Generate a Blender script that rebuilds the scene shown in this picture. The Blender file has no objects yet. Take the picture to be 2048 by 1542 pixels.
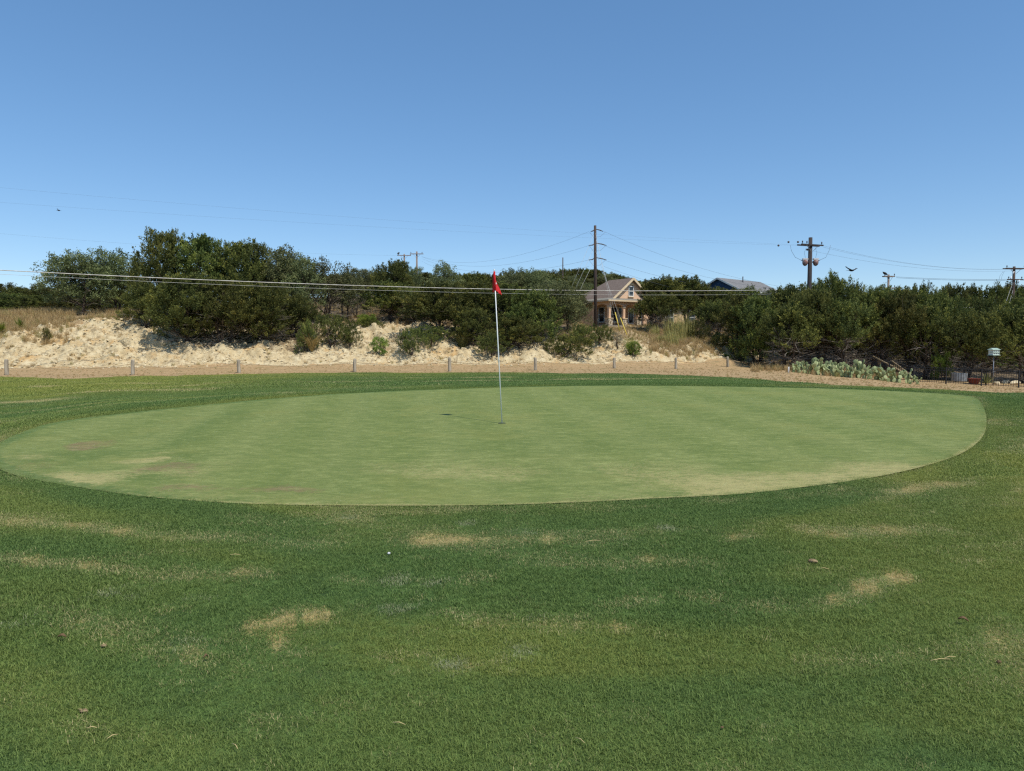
import bpy, math, random
import numpy as np
from mathutils import Vector

S = bpy.context.scene
COL = S.collection
# ------------------------------------------------------------------ camera, sky, sun, exposure
F, CX, CY, EYE = 1450.0, 1024.0, 771.0, 1.6          # focal length in px of the 2048 px wide photograph
PITCH = math.atan(81 / F)
cd = bpy.data.cameras.new('camera'); cam = bpy.data.objects.new('camera', cd); COL.objects.link(cam)
cd.sensor_fit = 'HORIZONTAL'; cd.sensor_width = 36.0; cd.lens = F / 2048 * 36
cd.clip_start = 0.05; cd.clip_end = 5000
cam.location = (0, 0, EYE); cam.rotation_euler = (math.pi / 2 - PITCH, 0, 0)
S.camera = cam
SUN_EL, SUN_AZ = math.radians(58), math.radians(138)      # azimuth clockwise from +Y (the view direction): right and behind
w = bpy.data.worlds.new('World'); S.world = w; w.use_nodes = True
wn = w.node_tree.nodes; wl = w.node_tree.links
sky = wn.new('ShaderNodeTexSky'); sky.sky_type = 'NISHITA'; sky.sun_disc = False
sky.sun_elevation = SUN_EL; sky.sun_rotation = SUN_AZ
sky.altitude = 0; sky.air_density = 0.8; sky.dust_density = 0.2; sky.ozone_density = 4.4
bg = wn['Background']; bg.inputs['Strength'].default_value = 0.15
hs = wn.new('ShaderNodeHueSaturation'); hs.inputs['Saturation'].default_value = 1.31; hs.inputs['Value'].default_value = 1.64
gm = wn.new('ShaderNodeGamma'); gm.inputs['Gamma'].default_value = .70
wl.new(sky.outputs['Color'], gm.inputs['Color']); wl.new(gm.outputs['Color'], hs.inputs['Color']); wl.new(hs.outputs['Color'], bg.inputs['Color'])
sd = bpy.data.lights.new('sun', 'SUN'); sd.energy = 4.2; sd.angle = math.radians(0.53); sd.color = (1.0, 0.95, 0.87)
sun = bpy.data.objects.new('sun', sd); COL.objects.link(sun)
sv = Vector((math.sin(SUN_AZ) * math.cos(SUN_EL), math.cos(SUN_AZ) * math.cos(SUN_EL), math.sin(SUN_EL)))
sun.rotation_euler = (-sv).to_track_quat('-Z', 'Y').to_euler(); sun.location = (20, -20, 40)
S.view_settings.view_transform = 'Standard'; S.view_settings.look = 'None'
S.view_settings.exposure = 0.0; S.view_settings.gamma = 1.0
S.cycles.max_bounces = 6; S.cycles.diffuse_bounces = 3; S.cycles.transparent_max_bounces = 4
S.cycles.use_denoising = False
try:
    S.cycles.denoising_prefilter = 'ACCURATE'; S.cycles.filter_width = 1.3
except Exception:
    pass

# ------------------------------------------------------------------ helpers
R = np.random.RandomState(7)
def P(px, py, D):
    """point of the place seen at photograph pixel (px,py), D metres ahead"""
    u = (px - CX) / F; v = -(py - CY) / F
    c, s = math.cos(PITCH), math.sin(PITCH)
    d = np.array([u, c + v * s, -s + v * c])
    d = d * (D / d[1])
    return np.array([d[0], d[1], d[2] + EYE])
def T(px):
    return (px - CX) / F
def hsh(ix, iy, seed):
    h = np.sin(ix * 127.1 + iy * 311.7 + seed * 74.7) * 43758.5453
    return h - np.floor(h)
def vn(x, y, seed=0):
    x = np.asarray(x, float); y = np.asarray(y, float)
    ix = np.floor(x); iy = np.floor(y); fx = x - ix; fy = y - iy
    fx = fx * fx * (3 - 2 * fx); fy = fy * fy * (3 - 2 * fy)
    a = hsh(ix, iy, seed); b = hsh(ix + 1, iy, seed); c = hsh(ix, iy + 1, seed); d = hsh(ix + 1, iy + 1, seed)
    return (a * (1 - fx) + b * fx) * (1 - fy) + (c * (1 - fx) + d * fx) * fy
def fbm(x, y, seed=0, o=4):
    t = 0; a = .5; n = 0
    for k in range(o):
        t = t + a * vn(x * 2**k, y * 2**k, seed + k * 13); n += a; a *= .5
    return t / n
def sst(x, a, b):
    t = np.clip((x - a) / (b - a), 0, 1); return t * t * (3 - 2 * t)

def newobj(name, data, parent=None):
    o = bpy.data.objects.new(name, data); COL.objects.link(o)
    if parent is not None: o.parent = parent
    return o
def tag(o, label=None, cat=None, group=None, kind=None):
    if label: o['label'] = label
    if cat: o['category'] = cat
    if group: o['group'] = group
    if kind: o['kind'] = kind
    return o
def empty(name, loc, rz=0.0):
    o = bpy.data.objects.new(name, None); COL.objects.link(o)
    o.location = tuple(loc); o.rotation_euler = (0, 0, rz); o.empty_display_size = .2
    return o
def npmesh(name, v, f, mat=None, smooth=False):
    """f: (n,k) int array, or list of lists"""
    me = bpy.data.meshes.new(name)
    if isinstance(f, np.ndarray):
        n, k = f.shape
        me.vertices.add(len(v)); me.vertices.foreach_set('co', np.asarray(v, np.float32).ravel())
        me.loops.add(n * k); me.loops.foreach_set('vertex_index', f.astype(np.int32).ravel())
        me.polygons.add(n); me.polygons.foreach_set('loop_start', np.arange(0, n * k, k, dtype=np.int32))
        me.polygons.foreach_set('use_smooth', np.full(n, smooth))
        me.update(calc_edges=True)
    else:
        me.from_pydata([tuple(q) for q in v], [], f)
        if smooth: me.polygons.foreach_set('use_smooth', [True] * len(me.polygons))
        me.update()
    if mat is not None: me.materials.append(mat)
    return me
def fattr(me, name, vals, domain='POINT'):
    a = me.attributes.new(name, 'FLOAT', domain); a.data.foreach_set('value', np.asarray(vals, np.float32))

class MB:
    def __init__(s): s.v = []; s.f = []
    def add(s, v, f):
        b = len(s.v); s.v += [tuple(q) for q in v]; s.f += [[i + b for i in q] for q in f]; return s
    def box(s, c, d, bev=0, rz=0):
        x, y, z = c; a, b, h = d[0] / 2, d[1] / 2, d[2] / 2
        cs, sn = math.cos(rz), math.sin(rz)
        v = []
        for zz in (-h, h):
            for xx, yy in ((-a, -b), (a, -b), (a, b), (-a, b)):
                v.append((x + xx * cs - yy * sn, y + xx * sn + yy * cs, z + zz))
        return s.add(v, [[3, 2, 1, 0], [4, 5, 6, 7], [0, 1, 5, 4], [1, 2, 6, 5], [2, 3, 7, 6], [3, 0, 4, 7]])
    def bar(s, p, q, wd, ht):
        p = np.array(p, float); q = np.array(q, float); d = q - p; d /= np.linalg.norm(d)
        up = np.array([0, 0, 1.]) if abs(d[2]) < .95 else np.array([0, 1., 0])
        sd = np.cross(d, up); sd /= np.linalg.norm(sd); up = np.cross(sd, d)
        v = [e + sd * a * wd / 2 + up * b * ht / 2 for e in (p, q) for a, b in ((-1, -1), (1, -1), (1, 1), (-1, 1))]
        return s.add(v, [[3, 2, 1, 0], [4, 5, 6, 7], [0, 1, 5, 4], [1, 2, 6, 5], [2, 3, 7, 6], [3, 0, 4, 7]])
    def tube(s, pts, rad, n=6, cap=True):
        pts = [np.array(p, float) for p in pts]; m = len(pts)
        if not hasattr(rad, '__len__'): rad = [rad] * m
        v = []; prev = None
        for i, p in enumerate(pts):
            d = pts[min(i + 1, m - 1)] - pts[max(i - 1, 0)]; d = d / (np.linalg.norm(d) + 1e-9)
            if prev is None:
                a = np.array([1., 0, 0]) if abs(d[0]) < .8 else np.array([0, 1., 0])
            else: a = prev
            a = a - d * a.dot(d); a /= np.linalg.norm(a) + 1e-9; prev = a; b = np.cross(d, a)
            for k in range(n):
                t = 2 * math.pi * k / n
                v.append(p + rad[i] * (a * math.cos(t) + b * math.sin(t)))
        f = []
        for i in range(m - 1):
            for k in range(n):
                f.append([i * n + k, i * n + (k + 1) % n, (i + 1) * n + (k + 1) % n, (i + 1) * n + k])
        if cap: f.append(list(range(n))[::-1]); f.append([(m - 1) * n + k for k in range(n)])
        return s.add(v, f)
    def lathe(s, prof, n=12, c=(0, 0, 0)):
        v = []; f = []
        for r, z in prof:
            for k in range(n):
                t = 2 * math.pi * k / n; v.append((c[0] + r * math.cos(t), c[1] + r * math.sin(t), c[2] + z))
        for i in range(len(prof) - 1):
            for k in range(n):
                f.append([i * n + k, i * n + (k + 1) % n, (i + 1) * n + (k + 1) % n, (i + 1) * n + k])
        f.append(list(range(n))[::-1]); f.append([(len(prof) - 1) * n + k for k in range(n)])
        return s.add(v, f)
    def mesh(s, name, mat, smooth=False): return npmesh(name, s.v, s.f, mat, smooth)
    def build(s, name, mat, parent=None, smooth=False): return newobj(name, s.mesh(name, mat, smooth), parent)

# ---- materials
class NT:
    def __init__(s, name):
        s.m = bpy.data.materials.new(name); s.m.use_nodes = True; s.t = s.m.node_tree
        s.b = s.t.nodes['Principled BSDF']; s.b.inputs['Roughness'].default_value = .85
        s.b.inputs['Specular IOR Level'].default_value = .2
    def n(s, typ, **kw):
        q = s.t.nodes.new(typ)
        for k, v in kw.items(): setattr(q, k, v)
        return q
    def set(s, sock, v):
        if hasattr(v, 'is_output') or isinstance(v, bpy.types.NodeSocket): s.t.links.new(v, sock)
        elif isinstance(v, (tuple, list)) and len(v) == 3 and sock.type == 'RGBA': sock.default_value = (*v, 1)
        else: sock.default_value = v
    def pos(s): return s.n('ShaderNodeNewGeometry').outputs['Position']
    def obj(s): return s.n('ShaderNodeTexCoord').outputs['Object']
    def scale(s, vec, sc):
        m = s.n('ShaderNodeMapping'); s.set(m.inputs['Vector'], vec); m.inputs['Scale'].default_value = sc; return m.outputs[0]
    def noise(s, sc, det=3, vec=None, rough=.55):
        q = s.n('ShaderNodeTexNoise'); q.inputs['Scale'].default_value = sc; q.inputs['Detail'].default_value = det
        q.inputs['Roughness'].default_value = rough
        s.set(q.inputs['Vector'], vec if vec is not None else s.pos()); return q.outputs['Fac']
    def attr(s, name, inst=False):
        q = s.n('ShaderNodeAttribute'); q.attribute_name = name; q.attribute_type = 'INSTANCER' if inst else 'GEOMETRY'
        return q.outputs['Fac']
    def math(s, op, a, b=0.0, c=0.0):
        q = s.n('ShaderNodeMath', operation=op); s.set(q.inputs[0], a); s.set(q.inputs[1], b); s.set(q.inputs[2], c); return q.outputs[0]
    def ramp(s, x, a, b):
        q = s.n('ShaderNodeMapRange', interpolation_type='SMOOTHSTEP'); s.set(q.inputs['Value'], x)
        q.inputs['From Min'].default_value = a; q.inputs['From Max'].default_value = b; return q.outputs['Result']
    def mix(s, f, a, b):
        q = s.n('ShaderNodeMix', data_type='RGBA'); s.set(q.inputs['Factor'], f)
        s.set(q.inputs[6], a); s.set(q.inputs[7], b); return q.outputs[2]
    def bump(s, h, st=.5, dist=.05):
        q = s.n('ShaderNodeBump'); q.inputs['Strength'].default_value = st; q.inputs['Distance'].default_value = dist
        s.set(q.inputs['Height'], h); s.t.links.new(q.outputs[0], s.b.inputs['Normal'])
    def out(s, c, rough=None):
        s.set(s.b.inputs['Base Color'], c)
        if rough is not None: s.set(s.b.inputs['Roughness'], rough)
        return s.m
def L(r, g, b):      # sRGB 0..255 -> linear
    return tuple(((c / 255) / 12.92 if c / 255 <= .04045 else ((c / 255 + .055) / 1.055) ** 2.4) for c in (r, g, b))
def varmat(name, c1, c2, sc=3.0, rough=.8, bump=0, bsc=None, stretch=None, metal=0, spec=.2):
    t = NT(name); v = t.obj()
    if stretch: v = t.scale(v, stretch)
    nz = t.noise(sc, 4, v); t.out(t.mix(t.ramp(nz, .3, .7), c1, c2), rough)
    t.b.inputs['Metallic'].default_value = metal; t.b.inputs['Specular IOR Level'].default_value = spec
    if bump: t.bump(t.noise(bsc or sc * 6, 4, v), bump, .02)
    return t.m

# ------------------------------------------------------------------ terrain heights
COLS = [  # photograph column -> (distance ahead, picture row or ('z', height)) of the ground surface
 (-1500, [(0,'z',0),(2.5,'z',.05),(5.6,'z',.34),(8.6,'z',.42),(13,'z',.3),(18,'z',.2),(26,'z',.05),(36,'z',-.02),(41,'z',-.05),(46,'z',.1),(51,'z',2.0),(58,'z',4.0),(75,'z',4.6),(100,'z',6.0)]),
 (0,   [(0,'z',0),(2.5,'z',.05),(5.6,'z',.34),(8.6,'z',.45),(13,'z',.36),(18,800),(26,777),(36,755),(41,750),(46,737),(50.5,674),(58,630),(75,632),(100,626)]),
 (300, [(0,'z',0),(2.5,'z',.05),(5.6,'z',.34),(8.6,'z',.47),(12,'z',.56),(18,787),(26,768),(36,754),(42,750),(47,735),(53,655),(60,631),(75,632),(100,622)]),
 (600, [(0,'z',0),(2.5,'z',.05),(5.6,'z',.345),(10,'z',.5),(13.5,'z',.62),(20,773),(30,757),(40,748),(44,747),(49,732),(55,672),(60,648),(72,622),(100,595)]),
 (800, [(0,'z',0),(2.5,'z',.05),(5.6,'z',.35),(10,'z',.5),(15,'z',.67),(22,769),(32,755),(41,747),(45.5,745),(50.5,731),(57,676),(62,650),(75,625),(100,590)]),
 (1024,[(0,'z',0),(2.5,'z',.05),(5.6,'z',.35),(10,'z',.51),(16,'z',.71),(24,764),(34,752),(42,746),(47.5,743),(52.5,731),(58,690),(66,654),(80,632),(100,600)]),
 (1200,[(0,'z',0),(2.5,'z',.05),(5.6,'z',.35),(10,'z',.51),(16,'z',.72),(24,763),(34,753),(44,746),(51.5,739),(56,728),(61,692),(67,663),(80,655),(92,652),(120,610)]),
 (1400,[(0,'z',0),(2.5,'z',.05),(5.6,'z',.35),(10,'z',.51),(16,'z',.72),(24,763),(36,753),(48,744),(57.5,738),(61,726),(65,703),(75,672),(82,656),(100,640),(130,600)]),
 (1540,[(0,'z',0),(2.5,'z',.05),(5.6,'z',.35),(10,'z',.51),(16,'z',.71),(22,766),(36,755),(52,744),(64,737),(70,728),(75,714),(90,680),(110,650),(140,605)]),
 (1700,[(0,'z',0),(2.5,'z',.05),(5.6,'z',.36),(10,'z',.52),(15,'z',.68),(20,775),(30,768),(50,758),(56,750),(66,738),(80,715),(100,680),(130,630)]),
 (1860,[(0,'z',0),(2.5,'z',.05),(5.6,'z',.36),(10,'z',.52),(14.3,'z',.66),(18,783),(28,778),(51,770),(60,758),(75,735),(100,690),(130,640)]),
 (2048,[(0,'z',0),(2.5,'z',.05),(5.6,'z',.37),(9,'z',.5),(13,'z',.5),(20,796),(30,787),(50,776),(60,764),(75,740),(100,690),(130,645)]),
 (3500,[(0,'z',0),(2.5,'z',.05),(5.6,'z',.37),(9,'z',.45),(13,'z',.4),(20,'z',.1),(30,'z',-.5),(50,'z',-1.4),(60,'z',-1.5),(75,'z',-1),(100,'z',1.5),(130,'z',5)]),
]
CT = np.array([T(c[0]) for c in COLS]); CD = []; CZ = []
for c, l in COLS:
    d = []; z = []
    for e in l:
        d.append(e[0]); z.append(e[2] if e[1] == 'z' else P(c, e[1], e[0])[2])
    d += [160, 260, 600, 4000]; z += [z[-1] + 2, 12, 14, 14]
    CD.append(d); CZ.append(z)

GREEN_PX = [(760,1013),(1000,1012),(1200,1004),(1348,996),(1485,990),(1635,972),(1758,955),(1861,931),(1929,907),(1963,880),(1974,856),(1972,825),
 (1960,800),(1943,792),(1844,785),(1690,778),(1500,774),(1348,772),(1213,771),(1042,774),(905,778),(700,786),(590,794),(479,803),(273,824),(103,844),(34,868),(0,885),(-35,905),(-25,930),
 (30,952),(68,961),(171,978),(273,993),(410,1005),(547,1011)]
def greenz(x, y): return .51 + .035 * (y - 10.06) + 0 * x
def green_hit(px, py):
    u = (px - CX) / F; v = -(py - CY) / F; c, s = math.cos(PITCH), math.sin(PITCH)
    d = np.array([u, c + v * s, -s + v * c]); k = (.51 - .035 * 10.06 - EYE) / (d[2] - .035 * d[1])
    return d[0] * k, d[1] * k
gp = np.array([green_hit(*q) for q in GREEN_PX])
GC = gp.mean(0)
def resample(poly, n):
    for _ in range(2):
        q = np.roll(poly, -1, 0); poly = np.stack([.75 * poly + .25 * q, .25 * poly + .75 * q], 1).reshape(-1, 2)
    q = np.vstack([poly, poly[:1]]); s = np.r_[0, np.cumsum(np.linalg.norm(np.diff(q, axis=0), axis=1))]
    t = np.linspace(0, s[-1], n, endpoint=False)
    return np.stack([np.interp(t, s, q[:, 0]), np.interp(t, s, q[:, 1])], 1)
GP = resample(gp, 240)
def sdist(x, y):
    """signed distance to the putting green's outline, negative inside"""
    x = np.asarray(x, float).ravel(); y = np.asarray(y, float).ravel()
    out = np.full(len(x), 99.); near = (np.abs(x - GC[0]) < 18) & (np.abs(y - GC[1]) < 18)
    xi = x[near]; yi = y[near]; res = np.empty(len(xi))
    A = GP[::2]; B = np.roll(A, -1, 0); dx = B - A; l2 = (dx ** 2).sum(1)
    for i in range(0, len(xi), 20000):
        p = np.stack([xi[i:i + 20000], yi[i:i + 20000]], 1)
        r = p[:, None] - A[None]; t = np.clip((r * dx).sum(2) / l2, 0, 1)
        d = np.sqrt(((r - t[..., None] * dx) ** 2).sum(2)).min(1)
        cr = (A[:, 1] > p[:, 1:2]) != (B[:, 1] > p[:, 1:2])
        xx = A[:, 0] + (p[:, 1:2] - A[:, 1]) / np.where(np.abs(dx[:, 1]) < 1e-9, 1e-9, dx[:, 1]) * dx[:, 0]
        ins = ((cr & (p[:, :1] < xx)).sum(1) % 2) == 1
        res[i:i + 20000] = np.where(ins, -d, d)
    out[near] = res
    return out
def curve(pxs, ds): 
    t = np.array([T(p) for p in pxs]); return lambda tt: np.interp(tt, t, ds)
LAWN_END = curve([-1500,0,120,300,500,700,900,1100,1250,1400,1500,1570,1700,1850,2048,3500],[37,37,33.5,37,41.5,42.5,43,43,40,36,27,23,19.8,17.5,30,32])
BANK_BASE = curve([-1500,0,300,600,900,1100,1200,1400,1500,1600,3500],[46,46,47,49.2,51.5,54,56,61,68,95,95])
BANK_TOP = curve([-1500,0,150,300,600,800,1024,1200,1330,1480,1600],[50.5,50.5,53,56,60,62,60,63.5,64.5,71,95])
def H(x, y, rough=True):
    x = np.asarray(x, float); y = np.asarray(y, float); shp = x.shape; x = x.ravel(); y = y.ravel()
    D = np.maximum(y, 0); t = np.clip(x / np.maximum(y, 2.0), CT[0], CT[-1])
    Z = np.stack([np.interp(D, CD[k], CZ[k]) for k in range(len(CT))])
    i = np.clip(np.searchsorted(CT, t) - 1, 0, len(CT) - 2); f = (t - CT[i]) / (CT[i + 1] - CT[i]); f = f * f * (3 - 2 * f)
    j = np.arange(len(t)); z = Z[i, j] * (1 - f) + Z[i + 1, j] * f
    z = z + 7.5 * np.exp(-((x / 230 - .115) / .085) ** 2 - ((D - 235) / 60) ** 2)          # far wooded hill
    sd_ = sdist(x, y); wgt = 1 - sst(sd_, 0.0, 2.6); z = z * (1 - wgt) + greenz(x, y) * wgt
    z = z + (fbm(x * .35, y * .35, 3, 3) - .5) * .09 * sst(y, 3, 9) * (1 - wgt)
    if rough:
        lb = sst(D - BANK_BASE(t), -.6, 1.2) * (1 - sst(D, 95, 130))
        steep = lb * (1 - sst(D - BANK_TOP(t), -1, 3))
        z = z + lb * (fbm(x * .45, y * .3, 21, 4) - .5) * .9 + steep * ((fbm(x * 1.1, y * .8, 5, 4) - .5) * .9 + (np.abs(fbm(x * 2.6, y * 3.2, 9, 4) - .5)) * -.9 + .1)
        led = steep * ((vn(x * .5, y * 2.2, 31) > .55) * .42 * vn(x * .9, y * .9, 32))
        z = z + led
    return z.reshape(shp)
def h1(x, y): return float(H(np.array([x]), np.array([y]))[0])
def gpt(px, D):
    q = P(px, 700, D); return np.array([q[0], q[1], h1(q[0], q[1])])
def hit(px, py, dmin=1.5, dmax=60):
    """where the sight line of a pixel meets the ground"""
    ds = np.geomspace(dmin, dmax, 900); pts = np.array([P(px, py, d) for d in ds]); hz = H(pts[:, 0], pts[:, 1])
    k = np.argmax(pts[:, 2] < hz); return pts[k]

# ---- wear of the turf (places where the grass is dry or yellow; the sunlit left mound is painted yellower)
STREAKS = [ # pixel polyline, width m, strength
 ([(-40,1033),(150,1050),(300,1065),(380,1071),(520,1074)],.13,.8),([(20,1112),(100,1125),(250,1142),(340,1150),(480,1150),(565,1155)],.09,1.0),
 ([(560,1086),(670,1082)],.14,.7),([(860,1083),(1020,1083)],.13,.8),([(560,1228),(650,1232)],.09,.9),([(480,1252),(555,1244)],.04,1.0),
 ([(530,1296),(620,1300)],.06,.8),([(740,1302),(870,1306)],.04,1.0),([(860,1228),(1000,1230)],.04,.9),([(930,1242),(1160,1252)],.09,.8),
 ([(1210,1215),(1290,1195)],.1,.6),([(900,1352),(1040,1300)],.05,.5),([(1450,1075),(1515,1070)],.08,.7),([(1630,1063),(1760,1065),(1870,1058)],.17,.8),
 ([(1560,1216),(1650,1198),(1750,1180),(1820,1163)],.08,.9),([(1470,1232),(1570,1200)],.06,.6),([(1790,983),(1850,974),(1935,957)],.16,.8),
 ([(920,1160),(970,1160)],.07,.9),([(650,1020),(900,1022)],.2,.35),([(1940,1000),(2100,1010)],.3,.3),([(1950,1120),(2048,1095)],.15,.4),
 ([(700,1160),(760,1158)],.05,.7),([(1040,1520),(1100,1542)],.03,.7),([(1380,1190),(1440,1200)],.09,.5),([(1230,1260),(1290,1240)],.06,.5),
 ([(80,773),(330,768)],.35,.8),([(150,787),(420,779)],.5,.6),([(330,775),(470,765)],.25,1.0),([(0,806),(110,800)],.6,.8),([(720,757),(1010,755)],.5,.9),([(600,765),(760,763)],.5,.5),
 ([(860,764),(1180,758)],.5,.6),([(1200,760),(1400,758)],.4,.7),([(1980,845),(2010,838)],.4,.6),([(-300,1100),(-60,1080)],.2,.6),([(2080,1080),(2400,1020)],.2,.6)]
SEG = []
for pl, wd, st in STREAKS:
    q = [hit(*p)[:2] for p in pl]
    for a, b in zip(q[:-1], q[1:]): SEG.append((a, b, wd, st))
GREY = [hit(*p)[:2] for p in [(220,1187),(400,1193),(80,1225),(800,1160),(870,1165),(820,1188),(300,1190),(30,1250),(740,1205),(790,1215),(1255,1088),(940,1050),(1040,1065),(700,1035),(1075,1245),(1040,1300),(905,1325),(385,1288),(1330,1055),(1280,1160)]]
def ring(x, y):
    """distance from the green's rim and angle round it: the mower's passes follow the rim"""
    x = np.asarray(x, float); y = np.asarray(y, float)
    e = np.minimum(sdist(x, y).reshape(x.shape), np.hypot(x - GC[0], y - GC[1]) - 5.0); return e, np.arctan2(x - GC[0], GC[1] - y)
def worn(x, y):
    x = np.asarray(x, float); y = np.asarray(y, float)
    wx = x + (fbm(x * 2.5, y * 2.5, 40, 3) - .5) * .3; wy = y + (fbm(x * 3.5, y * 3.5, 50, 3) - .5) * .16
    o = np.zeros_like(x)
    for a, b, wd, st in SEG:
        d = b - a; l2 = d.dot(d) + 1e-9; t = np.clip(((wx - a[0]) * d[0] + (wy - a[1]) * d[1]) / l2, 0, 1)
        r = np.hypot(wx - a[0] - t * d[0], wy - a[1] - t * d[1]); o = np.maximum(o, st * np.exp(-(r / (wd * np.where(y < 13, .72, 1))) ** 2))
    o = o * np.where(y > 13, .75 + .5 * fbm(x * 1.5, y * 1.5, 61, 3), np.clip(2.0 * fbm(x * 1.3, y * 9, 60, 3) - .30, .15, 1.0))
    e, an = ring(x, y)
    o = np.where(y < 13, np.minimum(o * (.75 + .5 * fbm(x * 13, y * 19, 64, 3)), .56 + .14 * fbm(x * 9, y * 12, 65, 2)), o) + .42 * sst(fbm(e * 2.6, an * 3.0, 70, 4), .56, .78) * (.4 + fbm(x * 6, y * 9, 71, 2)) + .22 * sst(fbm(x * 4, y * 9, 80, 3), .58, .85) + .05
    return np.clip(o, 0, 1)
def greyw(x, y):
    o = np.zeros_like(np.asarray(x, float))
    for g in GREY:
        o = np.maximum(o, np.exp(-(((x - g[0]) / .10) ** 2 + ((y - g[1]) / .07) ** 2)))
    return o
def yellow(x, y):
    t = x / np.maximum(y, 2); n = fbm(x * .5, y * .5, 90, 3)
    left = (1 - sst(t, -.55, -.15)) * sst(y, 15, 22) * .95 + sst(y, 30, 38) * .45 * (1 - sst(t, -.1, .2))  # sunlit look of the left mound put into the grass colour
    right = sst(x + 2.5 * (n - .5), 3.2, 6.0) * (1 - sst(y, 9, 14)) * .4 * (1 - sst(x, 8, 11))
    e, an = ring(x, y); band = sst(fbm(e * 1.5, an * 2.2, 95, 3), .42, .66)
    return np.clip((left + right) * (.5 + n) + .25 * sst(n, .5, .75) + .42 * band * (y < 16), 0, 1)

# ------------------------------------------------------------------ ground material
def ground_mat():
    t = NT('ground'); p = t.pos()
    n1 = t.noise(.5, 4); n2 = t.noise(7, 4); n3 = t.noise(60, 3)
    g = t.mix(t.ramp(n2, .3, .7), L(58, 80, 40), L(80, 106, 54))
    g = t.mix(t.math('MULTIPLY', t.attr('yel'), .8), g, L(104, 116, 52))
    dm = t.ramp(t.math('ADD', t.attr('dry'), t.math('MULTIPLY', t.math('SUBTRACT', n3, .5), .9)), .35, .75)
    g = t.mix(dm, g, t.mix(n2, L(150, 128, 86), L(176, 160, 104)))
    so = t.mix(t.ramp(n2, .35, .65), L(158, 128, 90), L(182, 154, 112))
    so = t.mix(t.ramp(t.noise(1.3, 4), .5, .72), so, L(150, 128, 88))
    so = t.mix(t.ramp(t.noise(24, 3), .52, .7), so, L(190, 168, 128))
    so = t.mix(t.math('MULTIPLY', t.ramp(t.noise(3.1, 4, t.scale(p, (.5, 1, 1))), .58, .7), .6), so, L(92, 104, 58))
    dirt = t.ramp(t.math('ADD', t.attr('dirt'), t.math('MULTIPLY', t.math('SUBTRACT', t.noise(4, 5, t.scale(p, (.5, 1, 1))), .5), .7)), .38, .62)
    c = t.mix(dirt, g, so)
    v = t.n('ShaderNodeTexVoronoi'); v.inputs['Scale'].default_value = 5.0; t.set(v.inputs['Vector'], p)
    ls = t.mix(t.ramp(t.noise(2.2, 5), .3, .7), L(188, 167, 126), L(210, 194, 156))
    ls = t.mix(t.ramp(t.noise(.8, 4), .52, .72), ls, L(194, 160, 108))
    ls = t.mix(t.math('MULTIPLY', t.ramp(t.noise(9, 5, t.scale(p, (.6, 1, 1.6)), .7), .53, .66), .85), ls, L(140, 122, 94))
    ls = t.mix(t.math('MULTIPLY', t.ramp(t.noise(2.6, 6, None, .65), .53, .64), .75), ls, L(136, 120, 92))
    lm = t.ramp(t.math('ADD', t.attr('lime'), t.math('MULTIPLY', t.math('SUBTRACT', t.noise(1.6, 5), .5), 1.0)), .4, .62)
    c = t.mix(lm, c, ls)
    hg = t.mix(t.ramp(t.noise(2.5, 5), .3, .7), L(136, 116, 84), L(172, 150, 110))
    hg = t.mix(t.ramp(t.noise(6, 4), .55, .7), hg, L(198, 180, 142))
    hm = t.ramp(t.math('ADD', t.attr('hill'), t.math('MULTIPLY', t.math('SUBTRACT', t.noise(1.2, 5), .5), .9)), .4, .62)
    c = t.mix(hm, c, hg)
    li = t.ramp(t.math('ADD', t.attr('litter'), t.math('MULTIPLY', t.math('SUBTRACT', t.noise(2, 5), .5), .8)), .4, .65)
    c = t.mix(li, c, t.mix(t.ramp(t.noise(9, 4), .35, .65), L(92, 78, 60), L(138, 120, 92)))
    t.bump(t.math('ADD', t.noise(30, 4), t.math('MULTIPLY', n2, .6)), .7, .06)
    return t.out(c, .95)
GROUND = ground_mat()

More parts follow.
